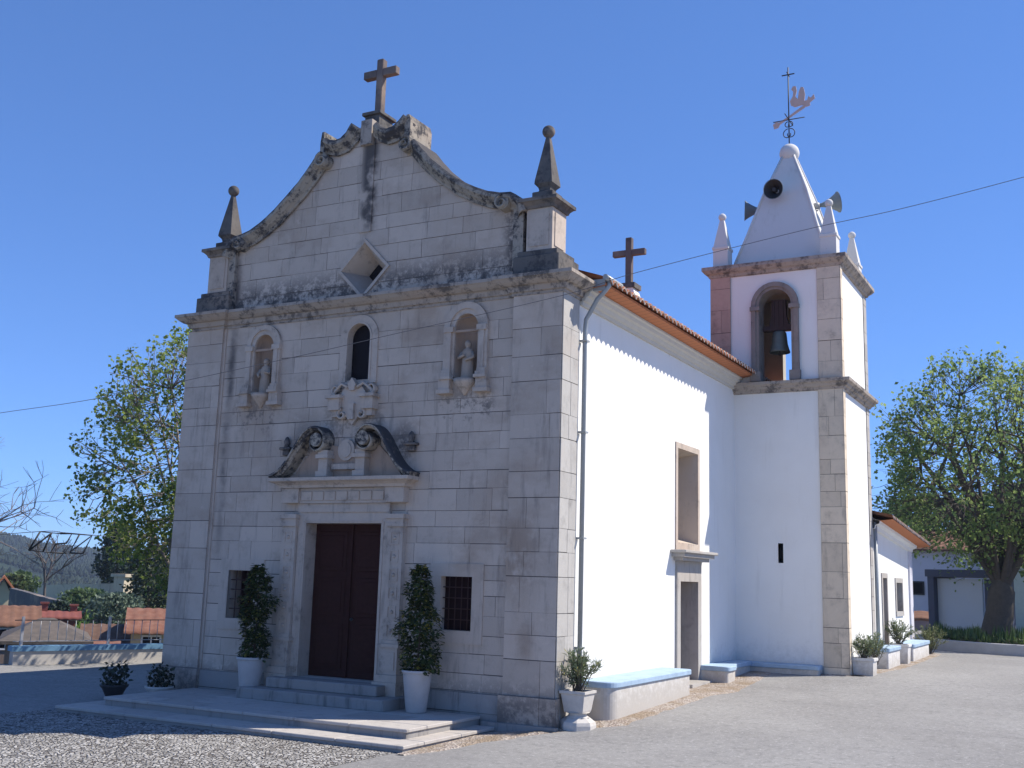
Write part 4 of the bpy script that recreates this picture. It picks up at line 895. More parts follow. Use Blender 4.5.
def pot(x, y, z, h, rt, rb_, label, grp=None):
    t = thing('plant_pot', (x, y, z), label, 'plant pot', grp)
    b = MB(); b.lathe([(rb_*.9, z), (rb_, z+.02), (rb_+(rt-rb_)*.9, z+h*.9), (rt*1.0, z+h*.93), (rt*1.05, z+h*.94), (rt*1.06, z+h), (rt*.95, z+h), (rt*.9, z+h*.9)], (x, y), 4 if grp == 'x' else 28); b.build('pot_body', POTW, t)
    s = MB(); s.lathe([(.001, z+h*.9), (rt*.91, z+h*.9)], (x, y), 20); s.build('soil', m_plain('soil', (.05, .035, .025), .95), t)
G = 'tall pale pots flanking the church door'
pot(-5.93, -.50, .10, .68, .25, .17, 'pale tapered pot left of the church door, holding the dark climber', G); pot(-2.33, -.50, .095, .68, .25, .17, 'pale tapered pot right of the church door, near the barred window', G)
vine((-5.90, -.48, 0), .76, 2.42, [(0, .24), (.2, .27), (.4, .24), (.55, .34), (.75, .26), (.9, .22), (1, .08)], 'dark climbing plant in the pot left of the door, covering part of a window', 5)
vine((-2.35, -.48, 0), .72, 2.46, [(0, .26), (.1, .36), (.25, .30), (.4, .40), (.52, .36), (.62, .22), (.85, .18), (.96, .13), (1, .05)], 'tall climbing plant with yellowish leaves in the pot right of the door', 9)
def oleander(x, y, z, h, spread, label, seed, nst=26, grp='potted oleanders by the church walls', mat=None, nl=26, L=(.07, .12)):
    rg = random.Random(seed); t = thing('oleander', (x, y, z), label, 'plant', grp); st = MB(); mb = MB()
    for k in range(nst):
        a = rg.uniform(0, 6.28); q = rg.uniform(.15, 1)*spread; hh_ = h*rg.uniform(.65, 1)
        P = [Vector((x+rg.uniform(-.05, .05), y+rg.uniform(-.05, .05), z-.05))]; tipv = Vector((x+math.cos(a)*q, y+math.sin(a)*q, z+hh_*(1-.35*(q/spread)**2)))
        mid = P[0].lerp(tipv, .5)+Vector((0, 0, .08)); P += [mid, tipv]; st.tube(P, [.008, .006, .003], 4, cap=False)
        for j in range(nl):
            s_ = rg.uniform(.25, 1); c = P[0].lerp(mid, s_*2) if s_ < .5 else mid.lerp(tipv, s_*2-1)
            d = (tipv-P[0]).normalized()*.7+rvec(rg); leaf_quad(mb, c, rg.uniform(*L), .018, d, rvec(rg), rg.random()*(1 if rg.random() < .5 else .7))
    st.build('stems', BARK, t); mb.build('foliage', mat or OLEA, t, merge=False)
# corner urn
ux, uy = .27, .22; uz = gz(ux, uy)
t = thing('stone_urn', (ux, uy, uz), 'square-topped stone urn on a round foot at the facade corner', 'plant pot')
b = MB(); b.lathe([(.30, uz-.03), (.30, uz+.05), (.285, uz+.10), (.20, uz+.16)], (ux, uy), 8, smooth=False, rot=R(22.5)); b.lathe([(.20, uz+.16), (.15, uz+.19), (.14, uz+.22), (.20, uz+.24)], (ux, uy), 16); b.build('urn_foot', URN, t)
b = MB(); q = math.sqrt(2); b.lathe([(.155*q, uz+.24), (.165*q, uz+.27), (.20*q, uz+.50), (.205*q, uz+.52), (.225*q, uz+.535), (.225*q, uz+.575), (.19*q, uz+.575), (.18*q, uz+.53)], (ux, uy), 4, smooth=False, rot=R(45)); b.build('urn_bowl', URN, t)
b = MB(); b.box(ux-.18, ux+.18, uy-.18, uy+.18, uz+.50, uz+.53); b.build('soil', m_plain('soil', (.05, .035, .025), .95), t)
oleander(ux, uy, uz+.54, .72, .40, 'wispy grey-green oleander in the stone urn at the facade corner', 3, 40, nl=26, L=(.08, .14))
def boxpot(x, y, w, h, label, grp='square pots behind the tower', taper=.04):
    z = gz(x, y)-.02; t = thing('plant_pot', (x, y, z), label, 'plant pot', grp); q = math.sqrt(2)/2
    b = MB(); b.lathe([((w-taper)*q, z), (w*q, z+h-.07), ((w+.05)*q, z+h-.06), ((w+.05)*q, z+h), ((w-.06)*q, z+h), ((w-.08)*q, z+h-.06)], (x, y), 4, smooth=False, rot=R(45)); b.build('pot_body', BENCHW, t)
    s = MB(); s.box(x-w/2+.03, x+w/2-.03, y-w/2+.03, y+w/2-.03, z+h-.08, z+h-.06); s.build('soil', m_plain('soil', (.05, .035, .025), .95), t); return z+h
zt = boxpot(2.86, 10.1, .46, .40, 'square grey pot against the tower foot, nearest the camera'); oleander(2.86, 10.1, zt-.05, .58, .42, 'oleander in the square grey pot against the tower', 13, 30, nl=30)
zt = boxpot(2.95, 14.4, .46, .52, 'tall white square pot between two benches by the annex door'); oleander(2.92, 14.4, zt-.05, .72, .48, 'oleander in the white pot beside the annex door', 14, 34, nl=30)
oleander(2.90, 11.2, .62, .75, .38, 'taller yellow-green oleander behind the first square pot by the tower', 15, 24, nl=30)
oleander(3.05, 19.1, .45, .95, .55, 'pale yellowish shrub at the far end of the annex wall', 16, 40, None, m_leaf('pale_shrub_leaf', (.10, .12, .05), (.24, .26, .12), .3), 34, (.06, .10))
# little dark pots left of the platform
for x, y, s_, lb in ((-8.75, -1.05, 1.0, 'dark leafy plant in a small bowl left of the platform'), (-7.95, -.70, .85, 'straggly plant in a wide bowl touching the platform corner')):
    z = gz(x, y); t = thing('bowl_planter', (x, y, z), lb, 'plant pot', 'bowl planters left of the platform')
    b = MB(); b.lathe([(.12, z), (.13, z+.02), (.22, z+.20), (.26, z+.24), (.27, z+.27), (.23, z+.27), (.2, z+.22)], (x, y), 20); b.lathe([(.001, z+.22), (.21, z+.22)], (x, y), 16); b.build('bowl', URN if s_ < 1 else IRON, t)
    f = MB(); rg = random.Random(int(-x*100))
    for k in range(220):
        c = Vector((x, y, z+.42))+rvec(rg)*Vector((.26, .26, .22)).length*.62; L = rg.uniform(.06, .13); leaf_quad(f, c, L, L*.6, rvec(rg)+Vector((0, 0, -.2)), rvec(rg), rg.random())
    f.build('foliage', DEADL, t, merge=False)

# ================================================================== TREES
def tree(name, base, crown_c, rad, ntw, leaves, lsz, label, leafm, barkm, seed, trunk_r=.25, clus=.32, cat='tree', group=None, limbs=9, fork=.35, ragged=.5, up=.6, twigm=None):
    rg = random.Random(seed); base = Vector(base); cc = Vector(crown_c); rad = Vector(rad)
    t = thing(name, base, label, cat, group); wood = MB(); lf = MB()
    f0 = base.lerp(Vector((cc.x, cc.y, cc.z-rad.z)), fork+.4) if base.z < cc.z-rad.z else base.lerp(cc, .3)
    wood.tube([base-Vector((0, 0, .2)), base+Vector((0, 0, .2)), base.lerp(f0, .25), base.lerp(f0, .6)+Vector((rg.uniform(-.05, .05), rg.uniform(-.05, .05), 0)), f0, f0+Vector((0, 0, trunk_r))], [trunk_r*1.45, trunk_r*1.25, trunk_r*1.08, trunk_r, trunk_r*.95, trunk_r*.4], 14)
    L = []
    for k in range(limbs):
        a = 2*math.pi*(k+rg.uniform(-.3, .3))/limbs; e = rg.uniform(-.35, .75); q = rg.uniform(.45, .75)
        end = cc+Vector((rad.x*q*math.cos(a)*math.sqrt(1-e*e), rad.y*q*math.sin(a)*math.sqrt(1-e*e), rad.z*e))
        m1 = f0.lerp(end, .4)+Vector((rg.uniform(-.2, .2), rg.uniform(-.2, .2), rad.z*.08)); P = [f0, m1, f0.lerp(end, .75)+Vector((0, 0, rad.z*.07)), end]
        r_ = trunk_r*rg.uniform(.22, .42); wood.tube(P, [r_, r_*.7, r_*.45, r_*.22], 7, cap=False); L.append(P)
    nodes = []
    for P in L:
        for q in range(5):
            t_ = .3+.7*rg.random(); a0 = P[1].lerp(P[3], t_); v = rvec(rg); v.z = abs(v.z)+.2; v.normalize(); e2 = a0+Vector((v.x*rad.x, v.y*rad.y, v.z*rad.z))*rg.uniform(.25, .5)
            mid = a0.lerp(e2, .5)+rvec(rg)*.15; wood.tube([a0, mid, e2], [trunk_r*.13, trunk_r*.09, trunk_r*.04], 5, cap=False); nodes += [a0.lerp(mid, .5), mid, mid.lerp(e2, .5), e2]
        nodes += [P[1], P[2], P[3], P[1].lerp(P[2], .5), P[2].lerp(P[3], .5)]
    for k in range(ntw):
        while True:
            v = rvec(rg); 
            if v.length > .35: break
        v = v.normalized()*(v.length**.6)
        w = 1+ragged*noise.noise(v*1.7+Vector((seed, 0, 0)))+ragged*.45*noise.noise(v*4.5+Vector((0, seed, 0)))
        tip = cc+Vector((v.x*rad.x, v.y*rad.y, v.z*rad.z))*w
        inner_ = cc+(tip-cc)*.8; st = min(nodes, key=lambda p: (p-inner_).length+.6*max(0, p.z-tip.z))
        if (tip-st).length > 1.6: st = st.lerp(tip, .4)
        mid = st.lerp(tip, .5)+Vector((rg.uniform(-.12, .12), rg.uniform(-.12, .12), -.05*rad.z*rg.random()))
        r_ = .006+.003*(tip-st).length; wood.tube([st, mid, tip], [r_*1.5, r_, .004], 3, cap=False)
        dens = noise.noise(tip*.9+Vector((seed, seed, 0)))
        nl = int(leaves*max(.15, 1+1.5*dens)); tn0 = .5+.5*noise.noise(tip*.8)+rg.uniform(-.15, .15)
        for j in range(nl):
            o_ = rvec(rg)*clus; o_.z *= 1.25+up; s_ = rg.random()
            c = tip+o_ if s_ < .75 else mid.lerp(tip, rg.random())+o_*.6
            l_ = lsz*rg.uniform(.5, 1.45); leaf_quad(lf, c, l_, l_*.8, rvec(rg)+Vector((0, 0, -.3)), rvec(rg)+Vector((0, 0, .8)), min(1, max(0, tn0+rg.uniform(-.25, .25))))
    wood.build('trunk', barkm, t, merge=False); lf.build('crown', leafm, t, merge=False); return t
# big young-leaved tree left of the church
gb_ = (-15.2, 7.6); bz = gz(*gb_)
tree('plane_tree', (*gb_, bz), (-15.35, 7.4, 5.6), (3.4, 3.4, 3.8), 1500, 11, .115, 'sparse spring-green tree rising behind the left edge of the church', LEAF, BARKG, 4, .20, .19, limbs=11, ragged=.35, up=.3)
# big tree at right
tb = at(992, 600, 42); tcn = at(992, 480, 42)
tree('plane_tree', (tb.x, tb.y, .5), (tcn.x+.2, tcn.y, 6.7), (4.7, 3.6, 3.9), 1800, 12, .13, 'broad leafy tree with a thick dark trunk in the round planter', LEAFR, BARK, 6, .46, .24, limbs=13, fork=.42, ragged=.52)
tb2 = at(1075, 600, 47); tree('plane_tree', (tb2.x, tb2.y, .6), (tb2.x-.8, tb2.y, 5.9), (3.8, 3, 3.8), 600, 12, .18, 'second leafy tree behind, filling the right edge of the picture', LEAFR, BARK, 16, .30, .30, limbs=9)
# burr swellings on the big trunk are part of it
# dark trees beyond the garden
def blob_tree(name, px, pyb, pyt, d, wpx, label, leafm, seed, cone=0, n_=900, lsz=.45, grp=None, cat='tree', barkm=BARK):
    b = at(px, pyb, d); tp_ = at(px, pyt, d); h = tp_.z-b.z; r_ = wpx/FPX*d*1.03/2; rg = random.Random(seed)
    gzb = gz(b.x, b.y)
    t = thing(name, (b.x, b.y, min(gzb, b.z)), label, cat, grp); w = MB(); w.tube([(b.x, b.y, min(gzb, b.z)-.3), (b.x, b.y, b.z+h*.25), (b.x, b.y, b.z+h*.8)], [r_*.13, r_*.09, .03], 7); w.build('trunk', barkm, t)
    f = MB()
    for k in range(n_):
        z = rg.random()**.9; a = rg.uniform(0, 6.283)
        pr = (1-z)**.8 if cone else math.sqrt(max(0, 1-(2*z-1)**2))**.8
        pr *= 1+.45*noise.noise(Vector((math.cos(a)*1.6, math.sin(a)*1.6, z*4+seed)))+.25*noise.noise(Vector((math.cos(a)*4, math.sin(a)*4, z*11+seed)))
        q = r_*pr*rg.random()**.35; c = Vector((b.x+q*math.cos(a), b.y+q*math.sin(a), b.z+h*z)); tn = .5+.6*noise.noise(c*1.1)+rg.uniform(-.2, .2)
        leaf_quad(f, c, lsz*rg.uniform(.5, 1.2), lsz*.7, rvec(rg)+Vector((0, 0, .2)), rvec(rg), min(1, max(0, tn)))
    f.build('crown', leafm, t, merge=False)
gt = 'trees beyond the village garden'
blob_tree('conifer', 115, 592, 524, 104, 36, 'tall dark conifer beyond the garden wall, left of the church', CONIF, 1, 0, 1500, .5, gt)
blob_tree('broadleaf_tree', 147, 622, 548, 78, 46, 'dark green tree between the conifer and the church corner', m_leaf('dusky_leaf', (.018, .032, .012), (.06, .075, .025), .2), 2, 0, 1700, .36, gt)
blob_tree('broadleaf_tree', 172, 620, 538, 88, 44, 'dark tree just behind the left church corner', CONIF, 12, 0, 1200, .45, gt)
blob_tree('shrub', 114, 632, 594, 62, 48, 'big round grey-green bush above the village roofs', GREYL, 3, 0, 2600, .22, None, 'bush')
blob_tree('shrub', 19, 600, 573, 92, 30, 'green bush behind the small cream house at far left', BUSHL, 4, 0, 900, .35, None, 'bush')
blob_tree('shrub', 62, 620, 603, 70, 26, 'small dark bush in the garden behind the chimneys', CONIF, 5, 0, 700, .25, None, 'bush')
blob_tree('shrub', 84, 606, 590, 88, 40, 'low bush against the ruined garden wall', BUSHL, 6, 0, 800, .35, None, 'bush')
# low garden greenery
def patch(name, cx, cy, n_, a, b_, rot, leafm, lsz, hh_, label, cat, seed):
    rg = random.Random(seed); f = MB()
    for k in range(n_):
        q = math.sqrt(rg.random()); an_ = rg.uniform(0, 6.283); u, v = a*q*math.cos(an_), b_*q*math.sin(an_)
        x = cx+u*math.cos(rot)-v*math.sin(rot); y = cy+u*math.sin(rot)+v*math.cos(rot)
        hgt = hh_*(.4+.6*abs(noise.noise(Vector((x*.35, y*.35, seed)))*2))
        c = Vector((x, y, gz(x, y)+rg.random()*hgt)); leaf_quad(f, c, lsz*rg.uniform(.6, 1.3), lsz*.5, rvec(rg)+Vector((0, 0, .7)), rvec(rg), min(1, max(0, .5+.8*noise.noise(c*.5)+rg.uniform(-.2, .2))))
    return tag(f.build(name, leafm, merge=False), label, cat, kind='stuff')
c1 = at(82, 608, 82); patch('garden_plants', c1.x, c1.y, 9000, 15, 11, .6, m_leaf('garden_leaf', (.06, .12, .03), (.18, .30, .07), .35), .5, 1.3, 'green kitchen garden on the slope behind the village roofs', 'garden', 2)
# bare trees
def bare(name, base, h, spread, label, seed, n_=9, r0=.14, mat=BARKG, lean=(0, 0), levels=4):
    rg = random.Random(seed); t = thing(name, base, label, 'tree'); w = MB(); tr = MB(); base = Vector(base)
    def grow(p, d, L, r_, lv):
        q = p+d*L; mid = p.lerp(q, .5)+rvec(rg)*L*.06
        (tr if lv == levels else w).tube([p, mid, q], [r_, r_*.85, r_*.7], 6 if lv > 2 else 4, cap=False)
        if lv == 0: return
        for k in range(3 if lv < levels else 5):
            nd = (d*rg.uniform(.5, 1)+rvec(rg)*spread); nd.z += .15; nd.normalize(); grow(q if k else q, nd, L*rg.uniform(.55, .8), r_*.62, lv-1)
    grow(base-Vector((0, 0, .2)), Vector((lean[0], lean[1], 1)).normalized(), h*.36, r0, levels)
    tr.build('trunk', mat, t); w.build('branches', mat, t, merge=False)
bt = at(43, 600, 96); bare('bare_tree', (bt.x, bt.y, gz(bt.x, bt.y)), 6.2, .85, 'small leafless tree in the garden before the dark hill', 5, r0=.13, mat=m_plain('dark_twig', (.11, .095, .09), .9))
bt = at(-105, 640, 24); bare('bare_tree', (bt.x, bt.y, gz(bt.x, bt.y)), 5.6, .8, 'leafless tree whose pale twigs reach in from the left edge', 21, r0=.05, levels=5)

# ================================================================== PARAPET AND RAILING
def PP(s_, off_=0): return P0+PD*s_+PN*off_
def along(mb, s0, s1, o0, o1, z0, z1, mat=0):
    a, b, c_, d_ = PP(s0, o0), PP(s1, o0), PP(s1, o1), PP(s0, o1)
    lo = [(p.x, p.y, z0) for p in (a, b, c_, d_)]; hi = [(p.x, p.y, z1) for p in (a, b, c_, d_)]
    mb.face(lo[::-1], mat); mb.face(hi, mat)
    for i in range(4): j = (i+1) % 4; mb.face([lo[i], lo[j], hi[j], hi[i]], mat)
par = thing('parapet_wall', (PP(2).x, PP(2).y, -.15), 'low whitewashed parapet with blue top left of the church', 'wall')
pz = -.17
m_ = MB(); along(m_, .1, 14, 0, .32, pz-.3, pz+.34); m_.build('wall_base', BENCHW, par)
m_ = MB(); along(m_, .05, 14, -.04, .36, pz+.342, pz+.47); m_.build('wall_top', m_plain('faded_blue', (.12, .24, .36), .7, .2, 3), par)
par2 = thing('parapet_wall', (PP(-3).x, PP(-3).y, -.15), 'farther low white wall at the extreme left edge of the picture', 'wall')
m_ = MB(); along(m_, -9, -.35, .9, 1.2, pz-.3, pz+.34); m_.build('wall_base', BENCHW, par2)
m_ = MB(); along(m_, -9, -.30, .86, 1.24, pz+.342, pz+.47); m_.build('wall_top', m_plain('faded_blue', (.16, .30, .42), .7, .2, 3), par2)
ra = thing('railing', (PP(2).x, PP(2).y, pz+.47), 'grey metal railing on top of the blue-capped parapet', 'railing')
RAILM = m_plain('rail_metal', (.38, .38, .40), .5, .1, 5, .1, .4, .3)
rz = pz+.47
for nm, z0, w in (('top_rail', .62, .022), ('bottom_rail', .10, .018)):
    m_ = MB(); along(m_, .1, 10, .15, .15+w, rz+z0, rz+z0+w); m_.build(nm, IRON if nm == 'top_rail' else RAILM, ra)
for k in range(5):
    m_ = MB(); s_ = .3+k*2.2; along(m_, s_-.03, s_+.03, .13, .19, rz-.02, rz+.72); m_.build('post', RAILM, ra)
for k in range(40):
    m_ = MB(); s_ = .3+k*.22
    if k % 10 == 0: continue
    p = PP(s_, .16); m_.tube([(p.x, p.y, rz+.11), (p.x, p.y, rz+.62)], .010, 5); m_.build('picket', RAILM, ra)

# ================================================================== VILLAGE BELOW
CREAM = m_plain('cream_wall', (.52, .43, .28), .9, .12, 1.5); REDW = m_plain('red_wall', (.20, .065, .05), .9, .15, 2); BROWNW = m_plain('brown_wall', (.24, .18, .15), .9, .2, 1.5); RUBBLE = m_stone('rubble_wall', (.58, .50, .37), stain=.2, warm=.4)
STONEDK = m_stone('dark_rubble', (.12, .115, .12), stain=.2)
def house(px, d, ridge_py, eave_py, wpx, depth, label, wall, roofm, hip=0, rot=None, base_z=-6, wins=0, chim=()):
    c = at(px, eave_py, d); top_ = at(px, ridge_py, d); w = wpx/FPX*d
    bd = bearing(px, 560); rz_ = math.atan2(-bd.x, bd.y) if rot is None else rot
    t = thing('house', (c.x, c.y, base_z), label, 'house', None, rz_); h = c.z; rh = top_.z-c.z
    def add_(mb, nm, mats, par_=t):
        me_o = mb.build(nm, mats, None); me_o.parent = par_; return me_o
    H = h-base_z
    b = MB(); b.box(-w/2, w/2, 0, depth, 0, H-.16); 
    if hip == 0: b.prism([(.1, H-.2), (depth-.1, H-.2), (depth/2, H+rh-.25)], -w/2+.02, w/2-.02, 'x')
    if hip == 2: b.prism([(-w/2+.1, H-.2), (w/2-.1, H-.2), (0, H+rh-.25)], .02, depth-.02, 'y')
    add_(b, 'wall', wall)
    r_ = MB(); e = .3
    if hip == 1:
        r_.face([(-w/2-e, -e, H), (w/2+e, -e, H), (w*.08, depth/2, H+rh), (-w*.08, depth/2, H+rh)]); r_.face([(-w/2-e, depth+e, H), (w/2+e, depth+e, H), (w*.08, depth/2, H+rh), (-w*.08, depth/2, H+rh)])
        r_.face([(-w/2-e, -e, H), (-w/2-e, depth+e, H), (-w*.08, depth/2, H+rh)]); r_.face([(w/2+e, -e, H), (w/2+e, depth+e, H), (w*.08, depth/2, H+rh)])
        r_.box(-w/2-e, w/2+e, -e, depth+e, H-.12, H-.01)
    else:
        k = int((w if hip == 0 else depth)/.3)
        if hip == 0:
            for (y0, z0, y1, z1) in ((-e, H-.12, depth/2, H+rh), (depth+e, H-.12, depth/2, H+rh)):
                rows = [[(-w/2-e+(w+2*e)*i/(k*4), y0+(y1-y0)*j/6, z0+(z1-z0)*j/6+.035*abs(math.cos(i*math.pi/4))) for j in range(7)] for i in range(k*4+1)]
                r_.grid(rows); r_.grid([[(p[0][0], p[0][1], p[0][2]), (p[0][0], p[0][1], p[0][2]-.1)] for p in rows])
        else:
            for (x0, z0, x1, z1) in ((-w/2-e, H-.12, 0, H+rh), (w/2+e, H-.12, 0, H+rh)):
                rows = [[(x0+(x1-x0)*j/6, -e+(depth+2*e)*i/(k*4), z0+(z1-z0)*j/6+.05*abs(math.cos(i*math.pi/4))) for j in range(7)] for i in range(k*4+1)]
                r_.grid(rows); r_.grid([[p, (p[0], p[1], p[2]-.12)] for p in rows[0:1]][0:1]+[]) if False else None
                r_.face([rows[0][0], rows[0][-1], (x1, -e, z1-.14), (x0, -e, z0-.14)])
    ro = add_(r_, 'roof', roofm)
    for (cx_, cz_, ch_, cw) in chim:
        m2 = MB(); m2.box(cx_-cw/2, cx_+cw/2, depth/2-cw/2, depth/2+cw/2, H+cz_, H+cz_+ch_); m2.box(cx_-cw/2-.06, cx_+cw/2+.06, depth/2-cw/2-.06, depth/2+cw/2+.06, H+cz_+ch_, H+cz_+ch_+.1); o_ = m2.build('chimney', REDW); o_.parent = ro
    for k in range(wins):
        x = -w/2+w*(k+.5)/wins; m2 = MB(); zz = H-1.25
        for a, b_, c2, d2 in ((x-.42, x-.34, zz, zz+1), (x+.34, x+.42, zz, zz+1), (x-.34, x+.34, zz, zz+.08), (x-.34, x+.34, zz+.92, zz+1), (x-.03, x+.03, zz+.08, zz+.92)): m2.box(a, b_, -.05, .02, c2, d2)
        o_ = m2.build('window', m_plain('white_frame', (.7, .7, .7), .6) if not bpy.data.materials.get('white_frame') else bpy.data.materials['white_frame']); o_.parent = t
        m3_ = MB(); m3_.box(x-.34, x+.34, -.02, .01, zz+.08, zz+.92); o2 = m3_.build('pane', GLASSD); o2.parent = o_
    return t
house(8, 56, 607.5, 622, 44, 5, 'long low house with red tile roof and white window frames at far left', BROWNW, TILEOLD, 0, wins=3)
house(46, 47, 621, 641, 66, 6, 'house with a wide grey hipped roof just beyond the railing', BROWNW, TILEGREY, 1, wins=0)
house(50, 66, 612, 615, 44, 3, 'dark red building with two brick chimneys behind the grey hipped roof', REDW, REDW, 0, chim=((-.32, -.1, .65, .36), (1.22, -.1, .55, .36)))
house(105, 52, 627, 645, 34, 5, 'shed with a mossy brown tile roof in the middle of the village', BROWNW, m_tile('mossy_tile', (.16, .09, .06), (.24, .15, .11)), 0)
house(102, 46, 644, 653, 18, 3, 'tiny outbuilding with orange tiles just over the parapet', CREAM, VTILE, 0, base_z=-5)
house(152, 50, 611, 629, 36, 6, 'cream house with orange gabled roof beside the church corner', CREAM, VTILE, 0, wins=1)
house(3, 88, 576, 590, 15, 5, 'small cream gabled house up the slope at the left edge', CREAM, TILE, 2, base_z=-4)
# garden walls
def wall_run(name, a, b, z0, ha, hb, th_, mat, label, cap=None):
    a, b = Vector(a[:2]), Vector(b[:2]); d = (b-a).normalized(); n2 = Vector((-d.y, d.x))*th_
    t = thing(name, (a.x, a.y, z0), label, 'wall'); m2 = MB(); N = 14; rows = []
    for i in range(N+1):
        p = a.lerp(b, i/N); h_ = ha+(hb-ha)*i/N+.06*noise.noise(Vector((i*1.3, 0, 3)))
        rows.append([(p.x, p.y, z0), (p.x, p.y, h_), (p.x+n2.x, p.y+n2.y, h_), (p.x+n2.x, p.y+n2.y, z0)])
    m2.grid(rows, 0, .5, False, True); m2.face(rows[0]); m2.face(rows[-1]); m2.build('masonry', mat, t); return t
a, b = at(38, 585, 103), at(122, 583, 97); tw_ = wall_run('garden_wall', a, b, -3, a.z, b.z, .5, RUBBLE, 'pale ruined stone wall across the top of the garden')
q = at(124, 577, 97); m2 = MB(); m2.box(q.x-.6, q.x+.6, q.y-.5, q.y+.5, -3, q.z); m2.box(q.x-.9, q.x+.8, q.y-.6, q.y+.6, q.z, q.z+.25); o = m2.build('wall_pier', RUBBLE, tw_)
a, b = at(10, 588, 84), at(58, 601, 74); wall_run('garden_wall', a, b, -6, a.z, b.z, .4, STONEDK, 'dark sloping retaining wall behind the village chimneys')

# ================================================================== FESTIVE LIGHT FRAME AND CABLES
fr = thing('light_frame', at(60, 545, 40), 'slanted wire frame with zigzag letter strokes hanging on a cable before the hill', 'light frame')
bd = bearing(60, 545)
def F(u, v): return at(u/6.98, 450+v/6.98, 40)
strokes = [[(200, 700), (280, 570)], [(210, 695), (360, 580)], [(360, 580), (300, 712)], [(420, 583), (500, 585), (465, 650), (388, 656), (355, 715), (440, 720)], [(555, 590), (488, 712), (645, 596), (578, 722), (490, 718)]]
m_ = MB()
for s_ in strokes: m_.tube([F(*p) for p in s_], .032, 5)
m_.build('letter_strokes', IRON, fr)
m_ = MB(); m_.tube([F(280, 570), F(420, 583)], .018, 5); m_.tube([F(500, 585), F(645, 596)], .018, 5); m_.tube([F(200, 700), F(355, 715)], .018, 5); m_.tube([F(440, 720), F(490, 718)], .018, 5); m_.build('frame_bar', IRON, fr)
def cable(pts, r_, label, nm='overhead_cable'):
    P = [Vector(p) for p in pts]; out = []
    for i in range(len(P)-1):
        p0, p1, p2, p3 = [P[min(max(k, 0), len(P)-1)] for k in (i-1, i, i+1, i+2)]
        for j in range(8): t = j/8; out.append(.5*((2*p1)+(-p0+p2)*t+(2*p0-5*p1+4*p2-p3)*t*t+(-p0+3*p1-3*p2+p3)*t**3))
    out.append(P[-1]); m2 = MB(); m2.tube(out, r_, 5); tag(m2.build(nm, m_plain('cable_grey', (.10, .10, .11), .6)), label, 'cable')
cable([at(-60, 540, 41), F(275, 569), F(450, 577), F(645, 594), at(150, 540, 41)], .012, 'thin cable carrying the zigzag light frame')
K = [at(x, y, d) for x, y, d in ((-120, 432, 16.0), (0, 413, 15.0), (105, 397, 14.2), (281, 360, 13.2), (390, 335, 12.8), (560, 296, 12.4), (635, 273, 12.3), (800, 231, 12.2), (900, 209, 12.3), (1024, 177, 12.5), (1200, 128, 13))]
cable(K, .0038, 'long thin cable crossing in front of the facade and spire')

# ================================================================== RIGHT BACKGROUND
# round planter
_pc = at(1050, 600, 41); pcx, pcy, pr_ = _pc.x, _pc.y, 4.4
pl_ = thing('round_planter', (pcx, pcy, .45), 'low round grey concrete planter around the big tree', 'planter')
m_ = MB(); N = 72; rows = []
for r_, z in ((pr_, .3), (pr_, .78), (pr_-.02, .80), (pr_-.26, .80), (pr_-.28, .74)): rows.append([(pcx+r_*math.cos(2*math.pi*k/N), pcy+r_*math.sin(2*math.pi*k/N), z) for k in range(N)])
m_.grid(rows, 0, .5, False, True); m_.build('kerb_ring', m_plain('planter_concrete', (.40, .40, .40), .9, .2, 4), pl_)
m_ = MB(); m_.lathe([(.001, .76), (pr_-.27, .74)], (pcx, pcy), 40); m_.build('soil', m_plain('dry_soil', (.14, .10, .07), .95), pl_)
rg = random.Random(31); f = MB()
for k in range(620):
    while True:
        x, y = rg.uniform(-1, 1), rg.uniform(-1, 1)
        if x*x+y*y < .93: break
    if x*x+y*y < .45 and rg.random() < .6: continue
    x = pcx+x*(pr_-.35); y = pcy+y*(pr_-.35)
    hh_ = rg.uniform(.18, .46)*(1+.6*noise.noise(Vector((x*1.4, y*1.4, 0))))
    for j in range(9):
        a = rg.uniform(0, 6.28); leaf_quad(f, Vector((x, y, .74)), hh_, .045, Vector((math.cos(a)*.55, math.sin(a)*.55, 1)), Vector((math.cos(a), math.sin(a), 0)), rg.random(), 1.2)
tag(f.build('planter_greenery', AGAP, merge=False), 'bright strap-leaved plants filling the round planter', 'plants', kind='stuff')
# swellings on the big trunk
m_ = MB(); 
def place_local(px, d): p = at(px, 600, d); return p.x, p.y
# white shelter panel with blue-grey frame
x0, y0 = place_local(936, 47); x1, y1 = place_local(984, 46.2)
d = Vector((x1-x0, y1-y0)).normalized(); nn = Vector((-d.y, d.x)); Lw = (Vector((x1, y1))-Vector((x0, y0))).length
sh = thing('shelter', (x0, y0, .5), 'white panel shelter with dark blue-grey roof edge behind the planter', 'shelter')
def obox(mb, s0, s1, t0, t1, z0, z1):
    q = [(x0+d.x*s+nn.x*t, y0+d.y*s+nn.y*t) for s, t in ((s0, t0), (s1, t0), (s1, t1), (s0, t1))]
    lo = [(*p, z0) for p in q]; hi = [(*p, z1) for p in q]; mb.face(lo[::-1]); mb.face(hi)
    for i in range(4): j = (i+1) % 4; mb.face([lo[i], lo[j], hi[j], hi[i]])
zt = at(950, 577, 46.7).z
m_ = MB(); obox(m_, .08, Lw-.05, 0, .12, .3, zt-.06); m_.build('panel', m_white('shelter_white', (.50, .55, .62), .15, 0), sh)
FRM = m_plain('slate_paint', (.07, .08, .12), .6)
